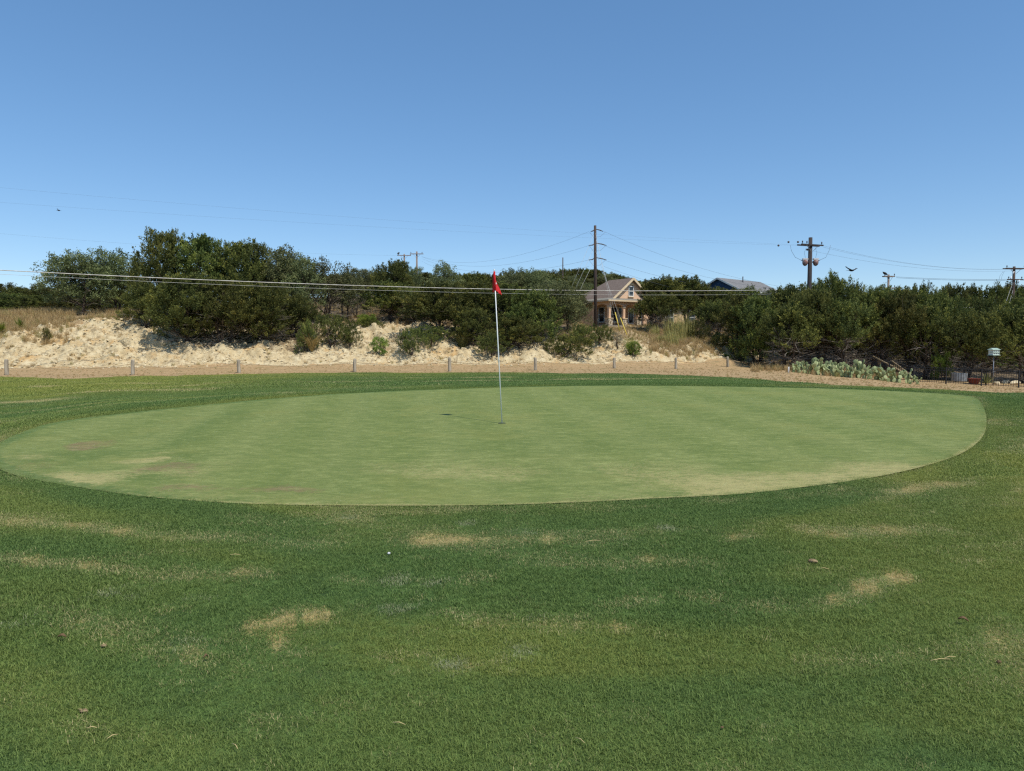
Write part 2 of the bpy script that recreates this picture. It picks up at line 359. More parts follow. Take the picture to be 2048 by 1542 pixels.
def terrain():
    r = np.concatenate([[.0], np.geomspace(.6, 7, 46), np.linspace(7.1, 43.5, 130), np.linspace(43.7, 76, 250), np.geomspace(76.5, 160, 60), np.geomspace(165, 3500, 26)])
    fa = np.arange(-.76, .76, .0022); side = np.linspace(.76, 2 * math.pi - .76, 50)[1:-1]
    a = np.concatenate([fa, side]); nr, na = len(r), len(a)
    A, RR = np.meshgrid(a, r); x = RR * np.sin(A); y = RR * np.cos(A)
    z = H(x, y); sd_ = sdist(x, y).reshape(x.shape); z = np.where(sd_ < .03, z - .03, z)
    t = x / np.maximum(y, 2.0); front = y > .5
    dry = worn(x, y) * (y < 60); yel = yellow(x, y)
    le = LAWN_END(t); bb = BANK_BASE(t); bt = BANK_TOP(t)
    dirt = np.where(front, sst(RR * np.cos(A) - le, -.6, .9), 0)
    lime = np.where(front & (y > 30), sst(y - bb, -.9, .4) * (1 - .8 * sst(y - bt, -2.2, 1.8)), 0)
    lime = lime * (1 - .25 * sst(t, .12, .25))
    hill = np.where(front & (y > 30), sst(y - bt, -2.0, 2.5), 0) * .95
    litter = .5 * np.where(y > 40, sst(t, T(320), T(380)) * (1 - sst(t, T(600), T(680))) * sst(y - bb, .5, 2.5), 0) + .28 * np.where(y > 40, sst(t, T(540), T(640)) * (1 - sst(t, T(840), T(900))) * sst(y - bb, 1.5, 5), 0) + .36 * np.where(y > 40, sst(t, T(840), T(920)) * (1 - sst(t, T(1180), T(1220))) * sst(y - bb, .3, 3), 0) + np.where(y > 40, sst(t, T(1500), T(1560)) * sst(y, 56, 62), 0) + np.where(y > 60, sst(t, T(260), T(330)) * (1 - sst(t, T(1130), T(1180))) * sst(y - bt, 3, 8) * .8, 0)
    v = np.stack([x, y, z], 2).reshape(-1, 3)
    i, j = np.meshgrid(np.arange(nr - 1), np.arange(na), indexing='ij'); j2 = (j + 1) % na
    f = np.stack([i * na + j, (i + 1) * na + j, (i + 1) * na + j2, i * na + j2], 2).reshape(-1, 4)
    fc = v[f].mean(1); ft = fc[:, 0] / np.maximum(fc[:, 1], 2)
    cls = np.zeros(len(f), int)
    fr = fc[:, 1] > 5
    cls[fr & (fc[:, 1] > LAWN_END(ft))] = 1
    cls[fr & (fc[:, 1] > BANK_BASE(ft))] = 2
    cls[fr & (fc[:, 1] > BANK_TOP(ft) + 1)] = 3
    # smooth normals of the whole sheet, kept across the pieces
    fn = np.cross(v[f[:, 2]] - v[f[:, 0]], v[f[:, 3]] - v[f[:, 1]]); vnrm = np.zeros_like(v)
    for k in range(4): np.add.at(vnrm, f[:, k], fn)
    vnrm[np.abs(vnrm).sum(1) < 1e-9] = (0, 0, 1)
    vnrm /= np.linalg.norm(vnrm, axis=1)[:, None]
    if vnrm[:, 2].mean() < 0: f = f[:, ::-1]; vnrm = -vnrm
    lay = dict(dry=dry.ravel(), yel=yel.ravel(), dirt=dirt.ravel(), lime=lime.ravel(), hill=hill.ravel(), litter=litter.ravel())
    for k, (nm, lb) in enumerate([('lawn', 'mown green rough grass around the putting green'), ('dirt_ground', 'strip of bare orange tan dirt and dry turf beyond the lawn'),
                                  ('limestone_bank', 'pale crumbling limestone cut bank below the trees'), ('hillside', 'dry grassy hillside above the limestone bank')]):
        ff = f[cls == k]; u, inv = np.unique(ff, return_inverse=True)
        me = npmesh(nm, v[u], inv.reshape(-1, 4), GROUND, True)
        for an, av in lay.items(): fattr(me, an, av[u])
        me.normals_split_custom_set_from_vertices(vnrm[u].tolist())
        o = newobj(nm, me); tag(o, lb, kind='structure')
terrain()

# ------------------------------------------------------------------ putting green
def putting_green():
    n = 240; rings = 110
    fr = np.linspace(0, 1, rings + 1)[1:] ** .75
    v = [np.array([[GC[0], GC[1]]])]
    for q in fr: v.append(GC + (GP - GC) * q)
    xy = np.vstack(v); z = greenz(xy[:, 0], xy[:, 1]) + .006 + (fbm(xy[:, 0] * .4, xy[:, 1] * .4, 14, 2) - .5) * .03 * (1 - np.r_[0, np.repeat(fr, n)] ** 6)
    f = []
    for i in range(rings - 1):
        b = 1 + i * n; k = np.arange(n); k2 = (k + 1) % n
        f.append(np.stack([b + k, b + n + k, b + n + k2, b + k2], 1))
    f = np.vstack(f); vv = np.c_[xy, z]
    me = bpy.data.meshes.new('putting_green')
    fl = f.tolist() + [[0, 1 + k, 1 + (k + 1) % n] for k in range(n)]
    me.from_pydata(vv.tolist(), [], fl); me.polygons.foreach_set('use_smooth', [True] * len(fl)); me.update()
    nr = np.array([p.normal[2] for p in me.polygons]).mean()
    if nr < 0: me.flip_normals()
    x, y = xy[:, 0], xy[:, 1]; e = -sdist(x, y)
    def blobs(L_):
        o = np.zeros(len(x)); wx = x + (fbm(x * 1.5, y * 1.5, 4, 3) - .5) * .7; wy = y + (fbm(x * 1.5, y * 1.5, 8, 3) - .5) * .7
        for px, py, a, b, s in L_:
            cx, cy = green_hit(px, py); o = np.maximum(o, s * np.exp(-(((wx - cx) / a) ** 2 + ((wy - cy) / b) ** 2)))
        return o
    brown = blobs([(160,892,.22,.25,.95),(215,887,.25,.15,.5),(320,938,.35,.2,.6),(380,937,.2,.2,.5),(400,968,.35,.2,.55),(570,976,.35,.16,.65),(480,978,.5,.15,.4),(30,935,.4,.5,.35),(1250,960,.7,.3,.2),(1190,905,.5,.3,.2)])
    straw = blobs([(275,920,.2,.1,1.0),(235,922,.25,.1,.6),(330,905,.2,.12,.5),(70,915,.3,.2,.4)]) + .4 * (1 - sst(e, .0, .9)) * (.3 + fbm(x * 2, y * 2, 33, 3)) * (1 - sst(y, 7, 10)) \
        + .55 * sst(fbm(x * .9, y * .7, 44, 4), .42, .65) * (1 - sst(y, 6.3, 9)) + .16 * (1 - sst(y, 6.0, 8.5)) + .75 * (1 - sst(e, .0, .07)) * (.2 + .9 * fbm(x * 3, y * 3, 35, 2))
    straw = straw + .25 * sst(x, 3.5, 6) * (1 - sst(y, 8, 12)) * fbm(x * 2, y * 3, 37, 3)
    dark = blobs([(250,903,.4,.3,.8),(350,915,.35,.3,.8),(170,915,.5,.4,.6),(300,950,.5,.25,.6),(60,925,.4,.3,.5),(330,975,.4,.15,.4),(1900,800,.5,.7,.8),(1840,812,.6,.5,.8),(1780,815,.5,.5,.5),(1880,825,.8,.4,.5),(1010,878,.5,.6,.3)])
    a0 = np.array(green_hit(340, 890)); b0 = np.array(green_hit(500, 800)); d = b0 - a0; d /= np.linalg.norm(d)
    pr = (x - a0[0]) * -d[1] + (y - a0[1]) * d[0]
    dark = dark + .5 * np.exp(-(pr / .16) ** 2) * sst(y, 7.5, 8.5) + .22 * np.exp(-((pr + 2.1) / .18) ** 2)
    stripe = .5 + .5 * np.sin(pr * 2 * math.pi / 1.15)
    rim = (1 - sst(e, .02, .30)) * (.35 + .5 * sst(-x, 1, 5) + .3 * sst(y, 9, 13)); fattr(me, 'rim', np.clip(rim, 0, 1))
    fattr(me, 'brown', np.clip(brown, 0, 1)); fattr(me, 'straw', np.clip(straw, 0, 1)); fattr(me, 'dark', np.clip(dark, 0, 1)); fattr(me, 'stripe', stripe)
    t = NT('green_turf'); p = t.pos()
    n2 = t.noise(3, 4, t.scale(p, (.6, 1.6, 1))); n3 = t.noise(42, 3); n4 = t.noise(140, 2); n5 = t.noise(34, 5, t.scale(p, (.6, 1.2, 1)), .75)
    c = t.mix(t.ramp(n2, .3, .7), L(105, 118, 59), L(120, 131, 69))
    c = t.mix(t.math('MULTIPLY', t.attr('stripe'), .48), c, L(134, 141, 82))
    c = t.mix(t.math('MULTIPLY', t.attr('dark'), .75), c, L(80, 104, 46))
    sm = t.ramp(t.math('ADD', t.attr('straw'), t.math('MULTIPLY', t.math('SUBTRACT', n5, .5), 2.4)), .42, .92)
    c = t.mix(sm, c, L(170, 160, 106))
    bm = t.ramp(t.math('ADD', t.attr('brown'), t.math('MULTIPLY', t.math('SUBTRACT', t.noise(16, 3), .5), .8)), .22, .65)
    c = t.mix(t.math('MULTIPLY', bm, .85), c, L(134, 112, 82))
    c = t.mix(t.math('MULTIPLY', t.ramp(n5, .52, .66), .5), c, L(90, 110, 54))
    c = t.mix(t.math('MULTIPLY', t.ramp(n5, .46, .34), .4), c, L(158, 164, 100))
    c = t.mix(t.math('MULTIPLY', t.ramp(t.noise(26, 4, t.scale(p, (.35, 1.3, 1))), .58, .75), .35), c, L(170, 170, 112))
    rm = t.ramp(t.math('ADD', t.attr('rim'), t.math('MULTIPLY', t.math('SUBTRACT', t.noise(14, 4), .5), 1.1)), .35, .7); c = t.mix(t.math('MULTIPLY', rm, .8), c, L(88, 110, 56))
    st_ = t.noise(8, 6, t.scale(p, (.7, 1.5, 1)), .75); st2 = t.noise(1.6, 4, t.scale(p, (.5, 1.3, 1)), .6)
    c = t.mix(t.math('MULTIPLY', t.ramp(st_, .46, .66), .5), c, L(92, 112, 56)); c = t.mix(t.math('MULTIPLY', t.ramp(st_, .50, .30), .5), c, L(160, 168, 104))
    c = t.mix(t.math('MULTIPLY', t.ramp(st2, .5, .7), .18), c, L(98, 116, 56)); c = t.mix(t.math('MULTIPLY', t.ramp(t.noise(1.1, 4), .52, .72), .35), c, L(136, 138, 74))
    t.bump(t.math('ADD', n4, t.math('ADD', n3, st_)), .7, .014); me.materials.append(t.out(c, .9))
    tag(newobj('putting_green', me), 'oval putting green of closely mown pale turf', kind='structure')
putting_green()

# ------------------------------------------------------------------ grass (nobody could count it): tufts on points
SRC = bpy.data.collections.new('sources')
def grass_mat(name, dark, light, yel, dry, grey=None, inst=True):
    t = NT(name); r = t.attr('rnd'); c = t.mix(r, dark, light)
    if inst:
        c = t.mix(t.math('MULTIPLY', t.attr('yel', True), .85), c, yel)
        dm = t.ramp(t.math('ADD', t.math('MULTIPLY', t.attr('dry', True), .92), t.math('MULTIPLY', t.math('SUBTRACT', t.attr('rnd2'), .5), 1.0)), .5, .72)
        c = t.mix(dm, c, t.mix(r, dry, tuple(q * 1.25 for q in dry)))
        if grey: c = t.mix(t.ramp(t.math('ADD', t.attr('grey', True), t.math('MULTIPLY', t.math('SUBTRACT', t.attr('rnd2'), .5), .8)), .4, .7), c, grey)
    t.b.inputs['Specular IOR Level'].default_value = .25
    t.b.inputs['Subsurface Weight'].default_value = 0
    tr = t.n('ShaderNodeBsdfTranslucent'); t.set(tr.inputs['Color'], c); mx = t.n('ShaderNodeMixShader'); mx.inputs[0].default_value = .3
    t.out(c, .6); o = t.t.nodes['Material Output']
    t.t.links.new(t.b.outputs[0], mx.inputs[1]); t.t.links.new(tr.outputs[0], mx.inputs[2]); t.t.links.new(mx.outputs[0], o.inputs['Surface'])
    return t.m
def blades(name, n, rad, h0, h1_, wd, bend, mat, seed, spread=1.0, segs=2):
    q = np.random.RandomState(seed); rr = rad * np.sqrt(q.rand(n)); th = q.rand(n) * 6.283
    base = np.stack([rr * np.cos(th), rr * np.sin(th), np.full(n, -.004)], 1)
    az = q.rand(n) * 6.283; h = h0 + (h1_ - h0) * q.rand(n); le = bend * (.3 + q.rand(n)) * h
    dr = np.stack([np.cos(az), np.sin(az), 0 * az], 1); sd_ = np.stack([-np.sin(az + q.randn(n) * .6), np.cos(az), 0 * az], 1) * (wd * (.6 + .8 * q.rand(n)))[:, None]
    mid = base + dr * (le * .35)[:, None] + np.array([0, 0, 1]) * (h * .6)[:, None]
    tip = base + dr * le[:, None] + np.array([0, 0, 1]) * (h * (1 - .25 * bend * q.rand(n)))[:, None]
    V = np.stack([base - sd_ * .5, base + sd_ * .5, mid + sd_ * .42, mid - sd_ * .42, tip], 1).reshape(-1, 3)
    b = np.arange(n) * 5; tri = np.concatenate([np.stack([b, b + 1, b + 2], 1), np.stack([b, b + 2, b + 3], 1), np.stack([b + 3, b + 2, b + 4], 1)])
    me = npmesh(name, V, tri, mat); rv = q.rand(n); r2 = q.rand(n)
    fattr(me, 'rnd', np.tile(rv, 3), 'FACE'); fattr(me, 'rnd2', np.tile(r2, 3), 'FACE')
    return me
def scatter(name, pts, attrs, meshes, label, cat=None, normal_rot=None):
    c = bpy.data.collections.new(name + '_src'); SRC.children.link(c)
    for k, m in enumerate(meshes):
        o = bpy.data.objects.new(f'{name}_source', m); c.objects.link(o)
    me = bpy.data.meshes.new(name); me.vertices.add(len(pts)); me.vertices.foreach_set('co', np.asarray(pts, np.float32).ravel()); me.update()
    for k, v in attrs.items(): fattr(me, k, v)
    rot = me.attributes.new('rot', 'FLOAT_VECTOR', 'POINT'); n = len(pts)
    rr = np.zeros((n, 3)) if normal_rot is None else normal_rot.copy(); rr[:, 2] = R.rand(n) * 6.283
    rot.data.foreach_set('vector', rr.astype(np.float32).ravel())
    ng = bpy.data.node_groups.new(name, 'GeometryNodeTree')
    ng.interface.new_socket('Geometry', in_out='INPUT', socket_type='NodeSocketGeometry'); ng.interface.new_socket('Geometry', in_out='OUTPUT', socket_type='NodeSocketGeometry')
    N = ng.nodes; K = ng.links
    gi = N.new('NodeGroupInput'); go = N.new('NodeGroupOutput'); ip = N.new('GeometryNodeInstanceOnPoints'); ci = N.new('GeometryNodeCollectionInfo')
    ci.inputs['Collection'].default_value = c; ci.inputs['Separate Children'].default_value = True; ci.inputs['Reset Children'].default_value = True
    a1 = N.new('GeometryNodeInputNamedAttribute'); a1.data_type = 'FLOAT_VECTOR'; a1.inputs['Name'].default_value = 'rot'
    a2 = N.new('GeometryNodeInputNamedAttribute'); a2.data_type = 'FLOAT'; a2.inputs['Name'].default_value = 'scl'
    ip.inputs['Pick Instance'].default_value = True
    rv = N.new('FunctionNodeRandomValue'); rv.data_type = 'INT'
    mins = [s for s in rv.inputs if s.name == 'Min' and s.type == 'INT'][0]; maxs = [s for s in rv.inputs if s.name == 'Max' and s.type == 'INT'][0]
    mins.default_value = 0; maxs.default_value = len(meshes) - 1
    K.new([s for s in rv.outputs if s.type == 'INT'][0], ip.inputs['Instance Index'])
    K.new(gi.outputs[0], ip.inputs['Points']); K.new(ci.outputs[0], ip.inputs['Instance'])
    K.new(a1.outputs[0], ip.inputs['Rotation']); K.new(a2.outputs[0], ip.inputs['Scale']); K.new(ip.outputs[0], go.inputs[0])
    o = newobj(name, me); md = o.modifiers.new('scatter', 'NODES'); md.node_group = ng
    tag(o, label, cat, kind='stuff'); return o
def jgrid(x0, x1, y0, y1, s, rs):
    gx, gy = np.meshgrid(np.arange(x0, x1, s), np.arange(y0, y1, s)); x = gx.ravel() + rs.uniform(-.5, .5, gx.size) * s; y = gy.ravel() + rs.uniform(-.5, .5, gx.size) * s
    return x, y
GM = grass_mat('rough_blades', L(70, 96, 46), L(128, 153, 82), L(158, 160, 78), L(188, 176, 126), grey=L(168, 170, 130))
def lawn_grass(name, y0, y1, sp, meshes, label, wmax=.82, seed=1, smin=.75, smax=1.25, edge=.02, emax=None):
    rs = np.random.RandomState(seed); x, y = jgrid(-y1 * wmax - 4.5, y1 * wmax + 4.5, y0, y1, sp, rs)
    k = (np.abs(x) < y * wmax + 4.0 + rs.randn(len(x)) * .3); x, y = x[k], y[k]
    t = x / np.maximum(y, 2); k = y < LAWN_END(t) - .2 + rs.randn(len(x)) * .35; x, y = x[k], y[k]
    e = sdist(x, y); k = e > edge + .03 * rs.randn(len(x)); x, y, e = x[k], y[k], e[k]
    if emax: k = e < emax; x, y, e = x[k], y[k], e[k]
    z = H(x, y); sc = rs.uniform(smin, smax, len(x)) * (.75 + .5 * fbm(x * .8, y * .8, 17, 3)); d = worn(x, y); g = greyw(x, y)
    sc = sc * (1 - .3 * d); g = g * .9 * sst(fbm(x * 9, y * 14, 77, 3), .4, .65)
    return scatter(name, np.c_[x, y, z], dict(scl=sc, dry=d, yel=yellow(x, y), grey=g), meshes, label)
near = [blades('tuft', 125, .062, .009, .022, .0020, 1.0, GM, 100 + k) for k in range(5)]
lawn_grass('rough_grass', .9, 6.6, .045, near, 'short mown rough grass in front of the putting green', seed=3)
mid = [blades('tuft_mid', 330, .17, .010, .026, .0045, .8, GM, 200 + k) for k in range(4)]
lawn_grass('collar_grass', 6.6, 19, .13, mid, 'mown grass collar around and behind the putting green', seed=4, edge=.17)
lawn_grass('edge_grass', 5.0, 17.5, .055, near, 'ragged grass fringe along the rim of the putting green', seed=6, edge=-.01, emax=.28)
far = [blades('tuft_far', 240, .42, .02, .045, .011, .7, GM, 300 + k) for k in range(4)]
lawn_grass('fairway_grass', 19, 45, .34, far, 'mown lawn between the putting green and the post line', seed=5, wmax=.86)

# ------------------------------------------------------------------ trees
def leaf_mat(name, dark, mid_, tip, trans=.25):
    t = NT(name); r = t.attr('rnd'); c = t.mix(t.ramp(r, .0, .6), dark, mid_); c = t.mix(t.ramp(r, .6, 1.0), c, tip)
    oi = t.n('ShaderNodeObjectInfo'); hv = t.n('ShaderNodeHueSaturation'); hv.inputs['Saturation'].default_value = .94
    t.set(hv.inputs['Hue'], t.math('ADD', .476, t.math('MULTIPLY', oi.outputs['Random'], .046)))
    t.set(hv.inputs['Value'], t.math('ADD', .68, t.math('MULTIPLY', oi.outputs['Random'], .62))); t.set(hv.inputs['Color'], c); c = hv.outputs[0]
    tr = t.n('ShaderNodeBsdfTranslucent'); t.set(tr.inputs['Color'], c); mx = t.n('ShaderNodeMixShader'); mx.inputs[0].default_value = trans
    t.out(c, .7); o = t.t.nodes['Material Output']
    t.t.links.new(t.b.outputs[0], mx.inputs[1]); t.t.links.new(tr.outputs[0], mx.inputs[2]); t.t.links.new(mx.outputs[0], o.inputs['Surface'])
    return t.m
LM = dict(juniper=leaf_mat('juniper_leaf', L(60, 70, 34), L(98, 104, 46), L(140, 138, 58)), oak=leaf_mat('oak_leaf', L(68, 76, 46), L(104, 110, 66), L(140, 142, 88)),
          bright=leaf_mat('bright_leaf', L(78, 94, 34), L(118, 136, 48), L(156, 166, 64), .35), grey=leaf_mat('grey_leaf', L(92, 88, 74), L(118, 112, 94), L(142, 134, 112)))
BARK = varmat('bark', L(62, 52, 44), L(92, 80, 70), 6, .9, .6, 30, (1, 1, .25))
TWIG = varmat('dead_twig', L(120, 110, 98), L(158, 148, 136), 5, .9)
def leaves(rs, c, ax, ln, wd, jit=.6):
    n = len(c); d = ax + rs.randn(n, 3) * jit; d /= np.linalg.norm(d, axis=1)[:, None]
    s = np.cross(d, rs.randn(n, 3)); s /= np.linalg.norm(s, axis=1)[:, None]
    l = (ln * (.6 + .8 * rs.rand(n)))[:, None]; w_ = (wd * (.6 + .8 * rs.rand(n)))[:, None]
    V = np.stack([c, c + d * l * .45 + s * w_, c + d * l, c + d * l * .45 - s * w_], 1).reshape(-1, 3)
    return V, np.arange(4 * n).reshape(-1, 4)
def tree_meshes(kind, seed):
    """one kind of tree about 6 m high: (trunk mesh, crown mesh, dead branch mesh, width, height)"""
    rs = np.random.RandomState(seed); o = {}
    Hh = 6.0
    par = dict(juniper=(5.2, .22, 17, 24, 34, 'juniper'), stem=(5.6, .36, 15, 24, 34, 'juniper'), low=(5.6, .02, 20, 24, 34, 'juniper'), spiky=(3.6, .10, 13, 26, 36, 'juniper'), spire=(4.0, .40, 14, 26, 36, 'juniper'), sparse=(5.0, .30, 12, 16, 26, 'oak'),
               oak=(6.2, .26, 18, 24, 34, 'oak'), bush=(6.6, .0, 12, 22, 34, 'juniper'), bright=(5.0, .0, 10, 20, 34, 'bright'), wisp=(6, .0, 12, 14, 20, 'grey'))[kind]
    W, cb, nm, nb, nl, lk = par; Rw = W / 2; nl = int(nl * 1.6)
    if kind in ('bush', 'bright', 'wisp'): Hh = 5.0
    cen = []; rad = []
    for k in range(nm):
        f = (k + .5) / nm; h = cb + (1 - cb) * (.10 + .78 * f)
        if kind in ('spiky', 'spire'): env = (1 - f) ** .7 * .9 + .12
        elif kind in ('oak', 'sparse'): env = math.sqrt(max(.05, 1 - ((f - .42) / .62) ** 2))
        else: env = math.sqrt(max(.10, 1 - ((f - .32) / .72) ** 2))
        a = k * 2.399 + rs.randn() * .5; rr = Rw * env * (.35 + .5 * rs.rand())
        cen.append((rr * math.cos(a), rr * math.sin(a), h * Hh)); rad.append(Rw * (.26 + .18 * rs.rand()) * (.65 + .45 * env))
    if kind in ('juniper', 'low', 'spiky', 'stem', 'spire'):                      # a few leading tips
        for k in range(5):
            a = rs.rand() * 6.28; rr = Rw * rs.uniform(.05, .55); cen.append((rr * math.cos(a), rr * math.sin(a), Hh * rs.uniform(.86, .97))); rad.append(Rw * rs.uniform(.10, .17))
    cen = np.array(cen); rad = np.array(rad)
    C = []; AX = []; RN = []
    for c, r in zip(cen, rad):
        mo = rs.randn() * .13
        n = max(6, int(nb * (r / (Rw * .34)) ** 1.6)); d = rs.randn(n, 3); d /= np.linalg.norm(d, axis=1)[:, None]
        d[:, 2] = np.where(d[:, 2] < -.55, -d[:, 2], d[:, 2])
        for q in d:
            tip = c + q * r * np.array([1, 1, .85]) * rs.uniform(.55, 1.08)
            if lk == 'juniper': ax = q * .75 + np.array([0, 0, .75]); pl = rs.uniform(.5, 1.0); pr_ = .125
            elif lk == 'oak': ax = q + np.array([0, 0, .15]); pl = rs.uniform(.3, .6); pr_ = .21
            else: ax = q * .6 + np.array([0, 0, .9]); pl = rs.uniform(.4, .9); pr_ = .16
            ax = ax / np.linalg.norm(ax); u = rs.rand(nl) ** .8
            pts = tip + ax * (u * pl)[:, None] + rs.randn(nl, 3) * (pr_ * (1.15 - .75 * u))[:, None]
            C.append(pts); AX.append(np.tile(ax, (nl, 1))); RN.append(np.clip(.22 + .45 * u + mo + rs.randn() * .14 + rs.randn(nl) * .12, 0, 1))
    C = np.vstack(C); AX = np.vstack(AX); RN = np.concatenate(RN)
    if cb < .05: C[:, 2] = np.maximum(C[:, 2], .05 + .25 * rs.rand(len(C)))
    ln, wd = dict(juniper=(.165, .036), oak=(.12, .045), bright=(.17, .04), grey=(.22, .016))[lk]
    V, Fq = leaves(rs, C, AX, ln, wd, .55 if lk == 'juniper' else .9)
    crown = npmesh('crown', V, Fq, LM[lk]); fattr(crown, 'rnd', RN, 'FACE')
    tb = MB(); db = MB(); ns = 1 if kind in ('spiky',) else (2 if kind == 'oak' else (rs.randint(3, 6) if kind == 'stem' else rs.randint(2, 4)))
    bases = []
    for s_ in range(ns):
        a = rs.rand() * 6.28; lean = Rw * (rs.uniform(.25, .8) if kind == 'stem' else rs.uniform(.1, .4)) if ns > 1 else .1
        p0 = np.array([.18 * math.cos(a), .18 * math.sin(a), -.4]); p3 = np.array([lean * math.cos(a), lean * math.sin(a), Hh * .72])
        pts = [p0 + (p3 - p0) * u + np.array([math.sin(u * 5 + a), math.cos(u * 4 + a), 0]) * .12 * u * 2 for u in np.linspace(0, 1, 7)]
        tb.tube(pts, [.17 / ns ** .4 * (1 - .82 * u) + .01 for u in np.linspace(0, 1, 7)], 7); bases.append(pts)
    for c, r in zip(cen, rad):
        st = bases[rs.randint(ns)]; k = min(5, max(1, int(c[2] / Hh * 5.5))); p = st[k]; 
        m1 = (p + c) / 2 + rs.randn(3) * .15
        tb.tube([p, m1, c], [.055, .035, .015], 5, False)
        for _ in range(3):
            e = c + rs.randn(3) * r * .7; tb.tube([m1 * .4 + c * .6, e], [.018, .008], 4, False)
    for k in range(95 if kind == 'stem' else 50 if kind in ('juniper', 'sparse', 'low') else 12):
        st = bases[rs.randint(ns)]; p = st[rs.randint(1, 5)]; a = rs.rand() * 6.28; l = Rw * rs.uniform(.4, .95)
        e = p + np.array([math.cos(a) * l, math.sin(a) * l, rs.uniform(-.5, 1.0)]); m1 = (p + e) / 2 + rs.randn(3) * .12
        db.tube([p, m1, e], [.022, .015, .006], 4, False)
        for _ in range(3):
            db.tube([m1, m1 + (e - p) * .3 + rs.randn(3) * .3], [.011, .006], 3, False)
    ext = np.percentile(np.abs(C[:, :2]), 97) * 2; top = np.percentile(C[:, 2], 99.7)
    return tb.mesh('trunk', BARK, True), crown, db.mesh('dead_branches', TWIG), ext, top + .1
LIB = {}
for kd, seeds in dict(juniper=(1, 2, 3, 4, 5), stem=(81, 82, 83, 84, 85), low=(11, 12, 13, 14), spiky=(21, 22), spire=(91, 92, 93), sparse=(31, 32), oak=(41, 42, 43), bush=(51, 52, 53), bright=(61,), wisp=(71, 72)).items():
    LIB[kd] = [tree_meshes(kd, s) for s in seeds]
TR = random.Random(5)
NAMES = dict(spire='juniper_tree', stem='juniper_tree', juniper='juniper_tree', low='juniper_tree', spiky='juniper_tree', sparse='oak_tree', oak='live_oak_tree', bush='juniper_bush', bright='leafy_bush', wisp='dry_shrub')
CATS = dict(spire='tree', stem='tree', juniper='tree', low='tree', spiky='tree', sparse='tree', oak='tree', bush='bush', bright='bush', wisp='shrub')
def tree(px, D, ytop, wpx, kind, label, group=None, sink=0.0, var=None):
    g = gpt(px, D); hgt = P(px, ytop, D)[2] - g[2] + sink
    lib = LIB[kind]; tm, cm, dm, ew, eh = lib[TR.randrange(len(lib)) if var is None else var % len(lib)]
    e = empty(NAMES[kind], (g[0], g[1], g[2] - sink), TR.random() * 6.28)
    sw = wpx * D / F / ew; sh = max(hgt, .3) / eh; e.scale = (sw, sw * TR.uniform(.9, 1.1), sh)
    newobj('trunk', tm, e); newobj('crown', cm, e)
    if kind not in ('bright', 'wisp'): newobj('dead_branches', dm, e)
    return tag(e, label, CATS[kind], group)

# left: oaks and far hedge above the dry grass
for a in [(-70,78,560,120),(-8,80,566,110),(50,79,574,100),(96,78,571,80),(150,82,575,100),(215,84,578,100),(18,72,586,90),(72,71,590,90),(-80,72,580,110),(128,72,594,90),(205,74,592,80),(262,74,588,80)]:
    tree(*a, 'low', 'low dark juniper in the hedge of trees behind the dry grass', 'dark junipers behind the dry grass')
tree(165, 60.5, 503, 125, 'oak', 'grey green live oak with pale foliage standing on the dry grassy rise', sink=.2, var=0)
tree(236, 62, 499, 105, 'oak', 'grey green live oak squeezed against the tallest dark juniper', sink=.2, var=1)
tree(330, 56, 461, 118, 'low', 'tallest juniper on the bank, rounded head above all neighbours', var=0)
tree(408, 57, 470, 125, 'juniper', 'tall dark juniper second in height beside the tallest one', var=1)
tree(300, 53.5, 566, 95, 'low', 'olive juniper skirt leaning over the rocky slope beside the grey shrub', var=2)
tree(372, 50.8, 545, 130, 'low', 'broad olive juniper hanging down the bank to the dirt', var=1)
tree(450, 51.3, 560, 130, 'low', 'broad dark juniper shading the foot of the bank', var=3)
tree(488, 57, 481, 110, 'juniper', 'dark juniper between the tall junipers and the pale oaks', var=2)
tree(546, 58.5, 493, 110, 'oak', 'live oak with ragged top rising over the front junipers', var=2)
tree(600, 59, 508, 100, 'oak', 'live oak at the end of the tall row, sloping crown', var=0)
tree(530, 52.6, 565, 130, 'low', 'olive green juniper spilling over the middle of the bank', var=0)
tree(590, 54.5, 590, 100, 'juniper', 'small bluish juniper at the edge of the tree row on the bank', var=3)
tree(652, 61, 514, 92, 'sparse', 'thin leaning oak with open crown and dark bent trunk', var=0)
tree(690, 62.5, 548, 90, 'sparse', 'half bare oak with grey twigs above the pale road cut', var=1)
# middle
for a in [(560,86,535,100),(620,88,545,90),(670,84,550,80),(722,80,537,70),(752,84,540,70),(820,78,533,60),(850,88,545,80),(940,82,545,70),(975,84,548,66),(1110,78,550,80),(1140,86,552,70),(905,90,548,80),(780,92,545,90),(1010,92,548,80),(1075,94,545,80)]:
    tree(*a, ['juniper', 'oak', 'low'][TR.randrange(3)], 'background tree in the dense wood on top of the bank', 'trees of the wood behind the bank')
tree(790, 70, 520, 66, 'juniper', 'pointed juniper in front of the pair of far crossarm poles', var=4)
tree(893, 76, 523, 76, 'sparse', 'feathery tree whose thin crown stands out against the sky', var=1)
tree(1030, 70, 537, 84, 'oak', 'yellowish oak reaching above the wood behind the flag', var=1)
tree(1076, 71, 541, 80, 'oak', 'bushy oak touching the skyline beside the yellowish one', var=2)
tree(785, 63.5, 563, 120, 'juniper', 'green juniper above the bare pale slope', var=0)
tree(832, 66, 577, 110, 'low', 'dark juniper filling the wood over the pale slope', var=2)
tree(872, 57.5, 566, 125, 'juniper', 'spreading juniper with crooked black trunk on the bank', var=1)
tree(948, 60.5, 562, 110, 'juniper', 'grey green juniper just beside the flag on the bank', var=2)
tree(1012, 60, 566, 110, 'low', 'grey juniper full of dead twigs behind the flagstick', var=3)
